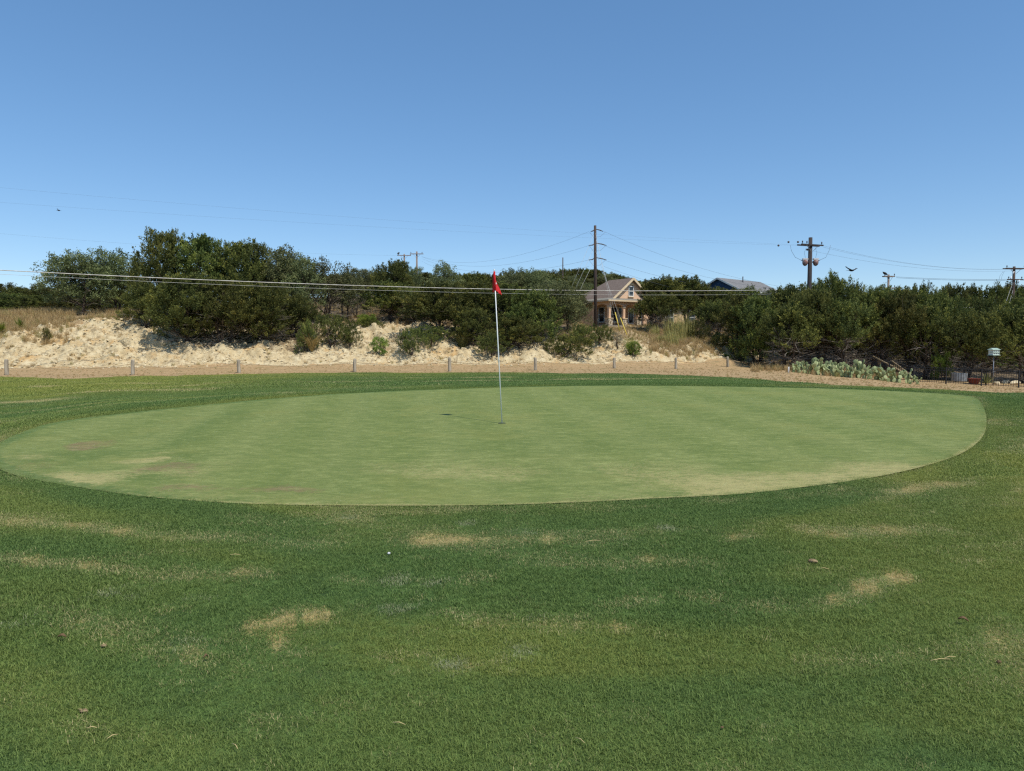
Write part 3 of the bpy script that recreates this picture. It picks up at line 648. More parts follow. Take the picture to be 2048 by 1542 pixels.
tree(1060, 58.5, 580, 110, 'low', 'dull green juniper with low skirts beside the wooded bank foot', var=0)
tree(1106, 61, 562, 110, 'oak', 'broad live oak shading the bank beside the tall pole', var=0)
tree(1140, 66, 574, 74, 'oak', 'small live oak touching the porch side of the house', var=1)
tree(945, 56, 618, 80, 'low', 'low grey juniper under the larger trees by the flag', var=1)
tree(1030, 55.8, 634, 100, 'low', 'squat dark juniper at the bank foot behind the flagstick', var=2)
tree(715, 66, 590, 80, 'wisp', 'bare grey thicket on the slope below the half bare oak')
tree(735, 60.5, 628, 44, 'bright', 'yellow green bush on top of a dark one on the slope')
tree(748, 59.5, 640, 40, 'bush', 'dark rounded bush above the bare pale slope')
# distant hill
for a in [(1045,222,543,50),(1078,226,541,48),(1105,226,540,46),(1128,228,538,46),(1150,230,537,44),(1172,232,538,44),(1192,230,540,44),(1212,226,544,44),(1230,226,549,42),(1248,224,554,40),(1266,222,560,40),(1160,205,552,44),(1190,205,554,44),(1215,205,557,44),(1240,205,562,44),(1135,206,552,44)]:
    tree(*a, ['oak', 'juniper'][TR.randrange(2)], 'distant tree on the far wooded hill behind the house', 'trees on the far hill')
# right of the house
tree(1304, 78, 558, 62, 'spire', 'pointed juniper right against the peach gable', var=0)
tree(1336, 78, 553, 66, 'spire', 'pointed juniper in the clump shading the side wing of the house', var=1)
tree(1370, 79, 552, 74, 'spire', 'tallest flame shaped juniper beside the house', var=0)
tree(1400, 80, 562, 66, 'stem', 'dark juniper between the two houses', var=0)
tree(1318, 76, 586, 90, 'stem', 'wide dark juniper hanging over the side wing', sink=0, var=3)
tree(1436, 80, 576, 84, 'stem', 'dark juniper hiding the foot of the blue house', var=4)
tree(1424, 72, 600, 70, 'stem', 'juniper with thin bent stems over the dry slope', var=2)
tree(1482, 66.5, 588, 92, 'low', 'dense dark juniper at the end of the bank', var=2)
tree(1515, 64.5, 592, 100, 'low', 'dense juniper reaching the ground beside the last rope post', var=3)
tree(1565, 67, 574, 96, 'juniper', 'dark juniper beside the pole with the metal boxes', var=1)
for a in [(1462,92,578,80),(1500,90,574,80),(1540,92,576,80),(1592,84,570,80),(1625,86,566,80),(1760,86,575,80),(1800,88,577,80),(1842,84,568,64),(1910,90,569,76),(1946,92,572,76),(1985,90,570,70),(2022,94,566,76),(2062,92,564,86),(2110,90,560,90),(1885,94,574,70),(1965,80,592,80),(2030,80,594,80)]:
    tree(*a, ['juniper', 'low', 'oak'][TR.randrange(3)], 'background tree behind the thicket of junipers by the iron fence', 'trees behind the fence thicket')
for i, a in enumerate([(1580,60,604,110),(1632,61,578,110),(1662,63,546,84),(1702,64,566,80),(1742,62,578,100),(1782,61,586,110),(1822,63,573,96),(1862,62,582,100),(1892,64,592,84),(1930,58,622,110),(1985,58,614,116),(2042,58,612,120),(2105,60,602,130),(1610,64,588,90),(1690,60,600,110),(1760,65,572,90),(1845,60,606,110)]):
    tree(*a, 'stem', 'juniper with dark bare stems in the thicket behind the iron fence', 'thicket of junipers behind the iron fence', var=i)

for a in [(1165,150,566,50),(1195,140,572,50),(1222,150,566,50),(1250,140,572,46),(1280,130,566,50),(1310,120,566,50),(1340,118,566,50),(1380,120,568,50),(1415,118,580,50),(1270,170,562,46),(1300,165,560,46),(1240,120,590,50),(1180,118,590,50)]:
    tree(*a, ['oak', 'juniper', 'low'][TR.randrange(3)], 'tree on the wooded slope rising behind the house', 'trees on the slope behind the house')
for a in [(1575,74,640,100),(1625,75,630,100),(1675,74,640,100),(1725,75,630,100),(1775,74,640,100),(1825,75,640,100),(1875,74,645,100),(1925,72,650,100),(1975,72,650,100),(2025,72,650,100),(2080,72,650,110),(1535,80,640,100)]:
    tree(*a, 'low', 'shaded juniper deep inside the thicket behind the iron fence', 'shaded junipers deep in the thicket')
# bushes on the bank
tree(612, 51.5, 640, 46, 'bush', 'olive bush with a straw coloured grass tuft beside it on the bank', var=0)
tree(665, 52.8, 628, 84, 'bush', 'wide dark juniper bush at the lip of the pale bank', var=1)
tree(700, 53.2, 640, 40, 'bush', 'small dark bush at the edge of the bare slope', var=2)
tree(757, 52.2, 673, 34, 'bright', 'small bright green juniper alone on the pale bank')
tree(822, 52.0, 656, 56, 'bush', 'green juniper bush on the pale bank below the crooked trunk', var=1)
tree(860, 54.5, 650, 66, 'bush', 'dark bush against the crooked black trunk on the bank', var=0)
tree(798, 53.5, 668, 34, 'wisp', 'grey leafless shrub on the pale bank beside the juniper bush')
tree(985, 54.2, 662, 60, 'bush', 'dark bush on the bank behind the flagstick', var=2)
tree(1130, 56.5, 664, 96, 'bush', 'wide green juniper bush at the foot of the bank', var=0)
tree(1165, 60, 648, 60, 'bush', 'olive bush behind the wide one on the bank', var=1)
tree(1198, 61, 648, 56, 'bush', 'round dark bush on the bank under the tall pole', var=2)
tree(1236, 60, 664, 36, 'wisp', 'thin grey green shrub below the yellow guy guards')
tree(1268, 59, 682, 30, 'bright', 'upright small green juniper on the pale bank below the house')
tree(1370, 67, 688, 18, 'bush', 'tiny dark tuft bush in the brown grass slope', var=0)
tree(1262, 64, 690, 12, 'bush', 'very small bush at the edge of the brown grass', var=1)
tree(1394, 70, 640, 48, 'bush', 'round green bush under the junipers beside the reeds', var=1)
tree(1440, 68, 664, 50, 'bush', 'low bush at the edge of the brown grass and dark junipers', var=0)
tree(94, 50.2, 655, 18, 'bush', 'small two headed bush at the top of the limestone face', var=1)
tree(170, 57, 634, 18, 'bush', 'small green bush below the live oak trunk', var=2)
tree(246, 49.4, 676, 26, 'wisp', 'grey dead shrub on the limestone face')
tree(236, 52.5, 660, 14, 'wisp', 'tiny grey shrub above the dead one')
tree(1886, 58, 704, 34, 'bright', 'bright green leafy bush behind the iron fence', sink=.1)

# ------------------------------------------------------------------ dry grass, rubble, rocks on the bank
DG = grass_mat('dry_blades', L(150, 124, 84), L(198, 174, 124), L(150, 150, 84), L(176, 150, 108))
tall = [blades('dry_tuft', 46, .16, .25, .75, .012, .55, DG, 400 + k) for k in range(4)]
low_ = [blades('low_tuft', 40, .14, .10, .28, .012, .8, DG, 420 + k) for k in range(3)]
def hill_grass():
    rs = np.random.RandomState(9); x, y = jgrid(-60, 62, 44, 92, .36, rs); t = x / y
    px = t * F + CX; bt = BANK_TOP(t); bb = BANK_BASE(t)
    nz = fbm(x * .35, y * .35, 66, 4)
    pr = sst(y - bt, -1.5, 1.5) * (.25 + .9 * sst(nz, .35, .6))
    pr = pr * np.where(px < 300, 1.0, np.where(px < 1180, .35, 1.2)) * (y - bt < 24)
    slope = (px > 1300) & (px < 1500) & (y > bb + 1.0) & (y < 82); pr = np.where(slope, np.maximum(pr, .9), pr)
    slope2 = (px > 1150) & (px <= 1300) & (y > bb + 4.2) & (y < 82); pr = np.where(slope2, np.maximum(pr, .95), pr)
    pr = np.where((px > -60) & (px < 150) & (y > bb + 3.2), np.maximum(pr, .8), pr)
    pr = np.where((px > 150) & (px < 300), pr * .5, pr)
    pr = np.where((px > 1500), sst(y, 50, 53) * .22 * (y < 72) * (px < 1800), pr)
    k = rs.rand(len(x)) < pr; x, y, px = x[k], y[k], px[k]
    sc = rs.uniform(.6, 1.15, len(x)); sc = np.where((px > 1165) & (px < 1300) & (y > 60), sc * .5, sc); yl = (rs.rand(len(x)) < .12) * .8
    scatter('dry_grass', np.c_[x, y, H(x, y)], dict(scl=sc, dry=rs.rand(len(x)) * .3, yel=yl), tall, 'tall dry grass on top of the bank and below the house')
    x, y = jgrid(-60, 60, 42, 66, .55, rs); t = x / y; k = (rs.rand(len(x)) < .12 + .5 * sst(fbm(x * .6, y * .9, 12, 3), .45, .65)) & (y > BANK_BASE(t) - .3) & (y < BANK_TOP(t) + 2)
    x, y = x[k], y[k]; sc = rs.uniform(.5, 1.2, len(x))
    scatter('bank_weeds', np.c_[x, y, H(x, y)], dict(scl=sc, dry=rs.rand(len(x)) * .5, yel=(rs.rand(len(x)) < .3) * .6), low_, 'small dry weeds scattered over the limestone bank')
    x, y = jgrid(-45, 48, 17, 66, .45, rs); t = x / y; k = (rs.rand(len(x)) < .5) & (y > LAWN_END(t) - .3) & (y < BANK_BASE(t) + .3) & (y < 62)
    x, y = x[k], y[k]; sc = rs.uniform(.12, .38, len(x))
    scatter('verge_grass', np.c_[x, y, H(x, y)], dict(scl=sc, dry=rs.rand(len(x)), yel=(rs.rand(len(x)) < .35) * .8), low_, 'sparse dead grass on the dirt beyond the lawn')
hill_grass()
ROCKM = varmat('limestone', L(184, 164, 126), L(224, 210, 176), 4, .95, .6, 20)
def rock_mesh(seed, sub=2):
    import bmesh
    bm = bmesh.new(); bmesh.ops.create_icosphere(bm, subdivisions=sub, radius=1); rs = np.random.RandomState(seed)
    pl = [rs.randn(3) for _ in range(9)]; pl = [p / np.linalg.norm(p) for p in pl]; dd = [rs.uniform(.45, .85) for _ in pl]
    for v in bm.verts:
        c = np.array(v.co)
        for p, d in zip(pl, dd):
            e = c.dot(p) - d
            if e > 0: c = c - p * e
        v.co = c * np.array([1, .8, .6])
    me = bpy.data.meshes.new('rock'); bm.to_mesh(me); bm.free(); me.materials.append(ROCKM); return me
RK = [rock_mesh(k) for k in range(6)]; RK1 = [rock_mesh(k + 20, 1) for k in range(5)]
def rubble():
    rs = np.random.RandomState(19); x, y = jgrid(-48, 40, 44, 74, .24, rs); t = x / y; bb = BANK_BASE(t); bt = BANK_TOP(t)
    px = t * F + CX
    pr = .95 * sst(y - bb, -1.2, .4) * (1 - sst(y - bt, -.5, 4)) * (.25 + fbm(x * .6, y * .6, 55, 3)) * np.where(px > 1300, .25, 1)
    k = rs.rand(len(x)) < pr; x, y = x[k], y[k]; sc = .035 + .13 * rs.rand(len(x)) ** 2.4
    scatter('limestone_rubble', np.c_[x, y, H(x, y) + sc * .15], dict(scl=sc), RK1, 'small broken limestone rubble lying over the bank', normal_rot=rs.randn(len(x), 3) * .35)
    rr = random.Random(3)
    for i in range(46):
        px_ = rr.uniform(5, 1000) if i < 38 else rr.uniform(1190, 1480); tt = T(px_); d = rr.uniform(float(BANK_BASE(tt)) + .5, float(BANK_TOP(tt)) + 1.5)
        if i in (2, 5, 8, 11, 15, 18, 21, 24, 27, 30): px_ = rr.uniform(160, 285); d = rr.uniform(53, 57)
        g = gpt(px_, d); o = newobj('limestone_rock', RK[i % 6]); s = rr.uniform(.14, .3)
        o.location = tuple(g + np.array([0, 0, s * .12])); o.scale = (s, s * rr.uniform(.7, 1.2), s * rr.uniform(.6, 1)); o.rotation_euler = (rr.uniform(-.3, .3), rr.uniform(-.3, .3), rr.random() * 6)
        tag(o, 'loose pale limestone block lying on the bank', 'rock', 'loose limestone blocks on the bank')
rubble()
# clumps of tall reedy weeds in front of the house, bunch grass, yuccas
REED = grass_mat('reed_blades', L(140, 140, 78), L(200, 190, 122), L(0, 0, 0), L(0, 0, 0), inst=False)
STRAW = grass_mat('straw_blades', L(150, 128, 80), L(196, 172, 112), L(0, 0, 0), L(0, 0, 0), inst=False)
SAGE = grass_mat('sage_blades', L(104, 108, 66), L(150, 148, 92), L(0, 0, 0), L(0, 0, 0), inst=False)
YUC = grass_mat('yucca_blades', L(96, 110, 42), L(160, 164, 70), L(0, 0, 0), L(0, 0, 0), inst=False)
for k, (px_, D, yt, wpx, lb) in enumerate([(1300,76,640,22,'yellowish weed clump below the porch end column'),(1310,71,645,24,'short weed clump in front of the wing window'),(1338,70,625,30,'tall weed clump hiding the corner of the wing window'),
        (1358,69,618,34,'tallest plumed weed clump in front of the house wing'),(1378,70,626,28,'plumed weed clump next to the tallest one'),(1345,66,655,36,'leafy weed clump at the front of the plumed weeds'),(1408,72,646,26,'pale weed clump under the dark junipers'),(1322,67,668,30,'low yellow weed clump on the brown slope')]):
    g = gpt(px_, D); hh = P(px_, yt, D)[2] - g[2]; r = wpx * D / F / 2
    tag(newobj('weed_clump', blades('weed_clump', 150, r * .75, hh * .55, hh * 1.05, .028, .22, REED, 500 + k)), lb, 'weeds', 'tall weeds below the house').location = tuple(g)
for k, (px_, D, yt, wpx, m, lb) in enumerate([(924,55.5,660,30,SAGE,'mounded bunch grass at the lip of the pale bank'),(624,51.2,668,12,STRAW,'straw coloured hanging grass tuft between the bank bushes'),(1160,62,645,34,REED,'yellow green bunch grass mound below the porch'),
        (1262,60.5,672,26,REED,'yellow green grass mound behind the upright small juniper')]):
    g = gpt(px_, D); hh = P(px_, yt, D)[2] - g[2]; r = wpx * D / F / 2
    tag(newobj('grass_clump', blades('grass_clump', 260, r * .35, hh * .7, hh * 1.2, .02, .9, m, 520 + k)), lb, 'grass').location = tuple(g)
def yucca(px_, D, hh, lb, seed, mat=YUC, n=46):
    g = gpt(px_, D); rs = np.random.RandomState(seed); e = empty('yucca', g)
    mb = MB(); mb.tube([(0, 0, -.2), (0, 0, .14)], [.07, .05], 7); mb.build('stem', BARK, e, True)
    one = MB(); one.add([(-.02, 0, 0), (.02, 0, 0), (.026, .0, .45), (0, .012, .45), (-.026, 0, .45), (0, 0, 1)], [[0, 1, 2, 3], [0, 3, 4], [4, 3, 5], [3, 2, 5]])
    lm_ = one.mesh('leaf', mat); fattr(lm_, 'rnd', rs.rand(len(lm_.polygons)), 'FACE')
    for k in range(n):
        o = newobj('leaf', lm_, e); o.location = (0, 0, .1); s = hh * rs.uniform(.7, 1.1); o.scale = (1.3, 1, s)
        o.rotation_euler = (rs.uniform(.05, 1.35), 0, rs.rand() * 6.28)
    tag(e, lb, 'yucca')
yucca(41, 51.8, .75, 'yellow green yucca rosette in the dry grass', 1)
yucca(4, 51.2, .8, 'dull green yucca rosette half sunk in the dry grass', 2)
yucca(1974, 52.8, .95, 'grey green agave like plant behind the iron fence beside the clay pot', 3, SAGE, 60)

# ------------------------------------------------------------------ rope posts
WPOST = varmat('weathered_post', L(132, 122, 104), L(176, 166, 146), 7, .9, .5, 40, (1, 1, .15))
ROPEM = varmat('rope', L(150, 130, 98), L(184, 164, 128), 30, .95)
RP = [(12,718,750,41),(264,719,751,42),(477,719,748,44),(709,717,746,45.5),(899,715,744,46.6),(1071,715,743,48.3),(1229,715,740,52.5),(1352,715,739,55.5),(1456,713,738,59.5),(1540,716,737,64)]
wear = ['grey rope post facing the bare limestone face','grey rope post below the rocky slope and grey shrub','grey rope post in front of the shaded bank foot','cracked rope post in front of the bare slope with the wide bush',
        'rope post below the crooked juniper trunk','pale rope post in front of the wide green bank bush','rope post in front of the upright small juniper','dark sided rope post below the plumed weeds','rope post before the end of the pale bank','last rope post standing by the dense juniper']
ptops = []
pm = []
for k in range(3):
    rs = np.random.RandomState(60 + k); mb = MB(); mb.lathe([(.105, -.3), (.108, .1), (.1, .5), (.098, .86), (.085, .92), (.04, .945)], 12)
    mb.v = [(x * (1 + .04 * rs.randn()) + .012 * math.sin(z * 5 + k), y * (1 + .04 * rs.randn()), z) for x, y, z in mb.v]; pm.append(mb.mesh('post', WPOST, True))
for k, (px_, yt, yb, D) in enumerate(RP):
    g = gpt(px_, D); hh = max(.75, P(px_, yt, D)[2] - g[2]); o = newobj('rope_post', pm[k % 3]); o.location = tuple(g); o.scale = (1, 1, hh / .945); o.rotation_euler = (R.randn() * .02, R.randn() * .02, R.rand() * 6)
    tag(o, wear[k], 'post', 'posts of the rope barrier'); ptops.append(g + np.array([0, 0, hh * .72]))
ptops = [ptops[0] + np.array([-7, -.6, 0])] + ptops
def cable(name, a, b, sag, r, mat, label, cat, group=None, n=18, side=5):
    a = np.array(a, float); b = np.array(b, float)
    pts = [a + (b - a) * u - np.array([0, 0, sag * 4 * u * (1 - u)]) for u in np.linspace(0, 1, n)]
    mb = MB().tube(pts, r, side); return tag(mb.build(name, mat, None, True), label, cat, group)
for k in range(len(ptops) - 1):
    nm = ['off beyond the first post', 'between the limestone face posts', 'below the shaded tall junipers', 'between the shaded bank and bare slope', 'below the small bright juniper', 'crossing behind the flagstick', 'in front of the wide green bank bush', 'below the upright small juniper', 'below the brown grass slope', 'between the last two posts'][k]
    cable('rope', ptops[k], ptops[k + 1], .30 if k < 3 else .2, .018, ROPEM, 'sagging tan rope strung ' + nm, 'rope', 'ropes between the posts')
# white stake
g = gpt(1578, 50); mb = MB(); mb.lathe([(.05, -.2), (.05, .42), (.045, .44)], 10)
tag(mb.build('marker_stake', varmat('white_pvc', (.72, .72, .7), (.8, .8, .78), 8, .5), None, True), 'short white plastic stake beside the prickly pears', 'stake').location = tuple(g)

# ------------------------------------------------------------------ utility poles
PW = varmat('pole_wood', L(62, 52, 46), L(90, 76, 68), 5, .9, .5, 30, (1, 1, .1))
PD = varmat('pole_dark', L(50, 46, 46), L(76, 70, 68), 5, .9, .5, 30, (1, 1, .1))
PG = varmat('pole_grey', L(120, 102, 90), L(150, 134, 120), 5, .9, .4, 30, (1, 1, .1))
METAL = varmat('steel', L(120, 124, 128), L(160, 164, 168), 6, .45, metal=.7)
INS = varmat('insulator', L(70, 62, 60), L(110, 100, 96), 8, .4)
WIRE = varmat('wire_dark', L(90, 96, 104), L(112, 118, 126), 8, .6)
WIRE2 = varmat('wire_pale', L(176, 176, 168), L(206, 206, 198), 8, .5)
YEL = varmat('guard_yellow', L(206, 178, 74), L(220, 196, 96), 8, .5)
RUST = varmat('rusty_can', L(116, 70, 58), L(168, 146, 138), 6, .6)
PTS = {}
def pole(key, px_, D, ytop, mat, label, r=.15, arms=(), lean=0.0, ang=0.0):
    g = gpt(px_, D); top = P(px_, ytop, D)[2] - g[2]; e = empty('utility_pole', g)
    MB().tube([(0, 0, -1), (lean * .5, 0, top * .5), (lean, 0, top)], [r * 1.2, r * 1.08, r * .85], 12).build('post', mat, e, True)
    ca, sa = math.cos(ang), math.sin(ang)
    for (zf, ln, dbl, ins, brace) in arms:
        z = top - zf; x0 = lean
        for s in ((-1, 1) if dbl else (-1,)):
            yo = s * (r + .06)
            a = (x0 - ln / 2 * ca - yo * sa, -ln / 2 * sa + yo * ca, z); b = (x0 + ln / 2 * ca - yo * sa, ln / 2 * sa + yo * ca, z)
            MB().bar(a, b, .10, .13).build('crossarm', mat, e)
        if brace:
            for s in (-1, 1):
                MB().bar((x0 + s * ln * .28 * ca + sa * (r + .1), s * ln * .28 * sa - ca * (r + .1), z - .05), (x0 + s * .1 * ca + sa * (r + .02), s * .1 * sa - ca * (r + .02), z - .62), .04, .03).build('brace', METAL, e)
        for u in ins:
            MB().lathe([(.025, 0), (.025, .1), (.07, .12), (.05, .18), (.07, .2), (.03, .3)], 8, (x0 + u * ln / 2 * ca + sa * (r + .06), u * ln / 2 * sa - ca * (r + .06), z + .06)).build('insulator', INS, e, True)
    tag(e, label, 'utility pole'); PTS[key] = (g, top, e, lean)
    return e
def wp(key, dx, zf, dy=0.0):
    g, top, e, lean = PTS[key]; return g + np.array([dx + lean, dy, top - zf])
e = pole('main', 1191, 74, 451, PW, 'tall single brown utility pole in front of the house porch', .145, lean=-.12)
for zf, s in ((.35, .9), (1.75, 1.3), (3.2, 1.3)):      # strain insulators each side
    _, top, _, ln = PTS['main']
    for sg in (-1, 1):
        MB().tube([(ln, 0, top - zf), (ln + sg * .5 * (s if sg > 0 else .5), -.1, top - zf - .22 + (.1 if sg > 0 else 0)), (ln + sg * s * .9 * (1 if sg > 0 else .55), 0, top - zf - .25)], [.03, .06, .03], 6).build('strain_insulator', INS, e, True)
    MB().tube([(ln - .55, 0, top - zf - .3), (ln - .2, -.25, top - zf - .85), (ln + .5, -.25, top - zf - .8), (ln + 1.05, 0, top - zf - .3)], .012, 4).build('jumper_wire', WIRE, e, True)
e = pole('box', 1616, 72, 475, PD, 'dark thick utility pole with crossarm and two rusty metal boxes', .21, arms=((.75, 2.7, True, (-.9, -.5, .85), True),), ang=.35)
_, top, _, _ = PTS['box']
for sg in (-1, 1):
    mb = MB(); mb.lathe([(.06, -.34), (.18, -.26), (.25, -.12), (.27, .08), (.22, .2), (.1, .26)], 12, (sg * .52, -.1, top - 2.45)); c = mb.build('transformer', RUST, e, True)
    MB().box((sg * .52, -.1, top - 2.12), (.5, .3, .14)).build('cover', varmat('pale_cap', L(196, 192, 190), L(220, 216, 214), 6, .6), c)
    MB().tube([(sg * .72, -.1, top - 2.3), (sg * .95, -.1, top - 2.2)], [.05, .03], 6).build('bushing', INS, e, True)
    MB().tube([(sg * .95, -.1, top - 2.2), (sg * 1.5, -.1, top - 1.95), (sg * 1.85, 0, top - 1.3), (sg * 1.98, 0, top - .75)], .014, 4).build('jumper_wire', WIRE, e, True)
    MB().tube([(sg * .5, -.1, top - 2.0), (sg * .62, -.1, top - 1.5), (sg * .45, -.1, top - 1.0)], .012, 4).build('jumper_wire', WIRE, e, True)
MB().bar((-.3, 0, top - 2.4), (.3, 0, top - 2.4), .1, .12).build('mounting_bracket', METAL, e)
MB().lathe([(.03, 0), (.12, .06), (.14, .12), (.08, .2)], 8, (-.33, -.1, top - 1.3)).build('arrester', INS, e, True)
e = pole('cut', 1773, 95, 549, PG, 'reddish utility pole top showing over the thicket with perched bird', .14, arms=((.25, 1.5, True, (.9,), True), (1.75, 2.5, False, (-.6, .6), False)), ang=.15)
e = pole('right', 2022, 86, 533, PW, 'brown utility pole with double crossarm and white cutouts beside pale guys', .16, arms=((.25, 2.5, True, (-.9, .9), True), (1.55, 2.1, False, (-.8, .8), True)), ang=.12)
_, top, _, _ = PTS['right']
WHT = varmat('white_porcelain', (.7, .7, .7), (.8, .8, .8), 5, .4)
for x_, z_ in ((-.28, -.75), (-.55, -1.35), (.4, -1.75)):
    MB().tube([(x_ - .06, -.3, top + z_ - .2), (x_ + .08, -.3, top + z_ + .15)], [.06, .05], 7).build('fuse_cutout', WHT, e, True)
for s in (0, .25):
    MB().tube([(-1.2 - s * .5, -.1, top - .55), (-1.45 - s, -.1, top - 1.1), (-1.55 - s, -.1, top - 1.6)], .012, 4).build('jumper_wire', WIRE, e, True)
pole('far_a', 835, 130, 503, PG, 'far weathered pole with level crossarm beside the one carrying a bird', .15, arms=((.45, 2.4, False, (-.85, .8), True),))
pole('far_b', 810, 140, 508, PG, 'far weathered pole with a bird on its crossarm', .15, arms=((.3, 2.6, False, (-.9, .9), True),), ang=.1)
pole('far_c', 698.5, 165, 537, PG, 'farthest small crossarm pole standing out of the wood', .13, arms=((.3, 2.2, False, (-.8, .8), False),))
pole('far_d', 1125, 170, 515, PW, 'thin bare far pole rising over the wood beside the house pole', .13)
# wires
def wire(a, b, sag, r, lb, group, mat=None): return cable('power_line', a, b, sag, r, mat or WIRE, lb, 'wire', group, 26, 4)
for zf, dz, sg, lv in ((.6, .8, 1.3, 'top'), (2.0, .9, 1.25, 'second'), (3.45, 1.4, 1.2, 'third'), (4.1, 2.2, 1.4, 'lowest')):
    wire(wp('main', -.6, zf), wp('far_a', .9, .4 + dz * .6), sg * 1.5, .008, f'{lv} line running from the tall house pole to the far crossarm pole', 'lines on the tall house pole')
    wire(wp('main', .9, zf), wp('box', 6.5, 3.2 + dz * 1.2, 14), sg * .8, .008, f'{lv} line running from the tall house pole over the blue house', 'lines on the tall house pole')
lw = 'faint high line spanning the sky to the pole with metal boxes'
for k, (pl, dz, dx) in enumerate((((-420, 335, 52), .72, -1.25), ((-420, 372, 54), .8, -.6))):
    wire(P(*pl), wp('box', dx, dz), .55, .003, ['upper ', 'lower '][k] + lw, 'high lines')
wire(P(-300, 438, 105), wp('far_b', -1.2, .3), 1.0, .006, 'faint line running behind the tall junipers to the far bird pole', 'high lines')
CABM = varmat('comm_cable', L(170, 166, 156), L(214, 210, 200), 3, .45)
wire(P(-260, 526, 40), wp('box', -.1, 5.05), 0.68, .024, 'thick pale cable sagging across the scene in front of the trees', 'pale cables', CABM)
wire(P(-260, 534, 40), wp('box', -.1, 5.45), .68, .008, 'thin pale cable hanging just below the thick one', 'pale cables', WIRE2)
for k, (dx, dz, ez) in enumerate(((1.3, .8, .3), (1.3, .95, .3), (.2, 1.3, .5))):
    wire(wp('box', dx, dz), wp('right', -1.2 + .6 * k, ez), .7, .007, ['outer', 'middle', 'inner'][k] + ' faint line from the pole with metal boxes to the double crossarm pole', 'faint lines to the right pole')
for k in range(2):
    wire(wp('cut', 1.0, .3 + .12 * k), wp('right', -.9, 1.5 + .12 * k), .12, .015, ['upper', 'lower'][k] + ' of two close lines joining the perched bird pole and double crossarm pole', 'close pair of lines')
    wire(wp('right', -7.0, 4.75 + .35 * k), wp('right', 0, 4.7 + .35 * k), .1, .03 - .01 * k, ['upper', 'lower'][k] + ' pale cable entering the thicket from the double crossarm pole', 'low cables on the right pole', WIRE2)
    wire(wp('right', 0, 4.8 + .35 * k), wp('right', 9, 6.2 + .6 * k, -4), .3, .03, ['upper', 'lower'][k] + ' dark cable dropping away beyond the double crossarm pole', 'low cables on the right pole')
    wire(wp('right', 1.1, .3 + 1.3 * k), wp('right', 12, .9 + 1.5 * k, -4), .4, .014, ['upper', 'lower'][k] + ' line leaving the double crossarm pole past its outer end', 'lines beyond the right pole')
# guy wires with yellow guards
for k, (zf, px_, yb, D, lb) in enumerate(((1.0, 1240, 672, 68, 'guy wire of the house pole ending in the nearer yellow guard' ), (2.4, 1254, 676, 67, 'guy wire of the house pole ending in the outer yellow guard'), (.5, 1232, 660, 70, 'bare guy wire of the house pole between the yellow guards and pole'))):
    q = gpt(px_, D); a = wp('main', 0, zf); e = empty('guy_wire', q)
    MB().tube([(0, 0, -.1), tuple(a - q)], .010, 4).build('strand', WIRE2, e, True)
    if k < 2:
        d = (a - q) / np.linalg.norm(a - q); MB().tube([tuple(d * .1), tuple(d * 2.2)], .05, 6).build('guard_sleeve', YEL, e, True)
    tag(e, lb, 'guy wire', 'guy wires of the house pole')
for k, (zf, px_, yb, D) in enumerate(((.6, 1112, 615, 74), (2.0, 1119, 618, 73.5), (3.4, 1126, 628, 73))):
    q = P(px_, yb, D); q[2] = h1(q[0], q[1]); a = wp('main', 0, zf); e = empty('guy_wire', q)
    MB().tube([(0, 0, -.1), tuple(a - q)], .010, 4).build('strand', WIRE2, e, True); d = (a - q) / np.linalg.norm(a - q)
    MB().tube([tuple(d * .1), tuple(d * 2.6)], .05, 6).build('guard_sleeve', YEL, e, True)
    tag(e, ['steepest', 'middle', 'flattest'][k] + ' guy wire running from the house pole into the oak', 'guy wire', 'guy wires of the house pole')
for k, (px_, zf) in enumerate(((1972, 1.6), (1988, 2.6), (1996, 3.4))):
    q = gpt(px_, 82); a = wp('right', 0, zf); tag(MB().tube([tuple(q), tuple(a)], .014, 4).build('guy_wire', WIRE2, None, True), ['outer', 'middle', 'inner'][k] + ' guy wire of the double crossarm pole', 'guy wire', 'guy wires of the right pole')
for k, (px_, py_, lb) in enumerate(((1557, 491, 'outermost dark ball on the high line'), (1577, 484, 'dark ball on the high line between two others'), (1596, 484, 'dark ball on the line nearest the crossarm of the boxed pole'))):
    q = P(px_, py_, 70); mb = MB(); mb.lathe([(.02, -.1), (.09, -.06), (.11, 0), (.09, .06), (.02, .1)], 8)
    tag(mb.build('line_marker', INS, None, True), lb, 'marker').location = tuple(q)

# ------------------------------------------------------------------ houses
PEACH = varmat('stucco_peach', L(218, 180, 146), L(226, 190, 156), 3, .9, .25, 60)
CREAMT = varmat('trim_cream', L(214, 190, 152), L(222, 200, 164), 4, .8)
def shingle(name, c1, c2):
    t = NT(name); o = t.obj(); b = t.n('ShaderNodeTexBrick'); t.set(b.inputs['Vector'], t.scale(o, (1, 1, 1.0))); b.inputs['Scale'].default_value = 2.6
    t.set(b.inputs['Color1'], c1); t.set(b.inputs['Color2'], c2); t.set(b.inputs['Mortar'], tuple(q * .6 for q in c1)); b.inputs['Mortar Size'].default_value = .03
    return t.out(t.mix(t.math('MULTIPLY', t.noise(5, 4, o), .6), b.outputs['Color'], c2), .95)
ROOF = shingle('shingles_brown', L(112, 98, 88), L(136, 120, 108)); ROOF2 = shingle('shingles_grey', L(112, 112, 112), L(134, 132, 130))
PORCHR = varmat('porch_roof', L(120, 116, 104), L(142, 136, 122), 3, .8)
GLASS = NT('window_glass'); GLASS.b.inputs['Base Color'].default_value = (.02, .025, .03, 1); GLASS.b.inputs['Roughness'].default_value = .08; GLASS.b.inputs['Specular IOR Level'].default_value = .6; GLASS = GLASS.m
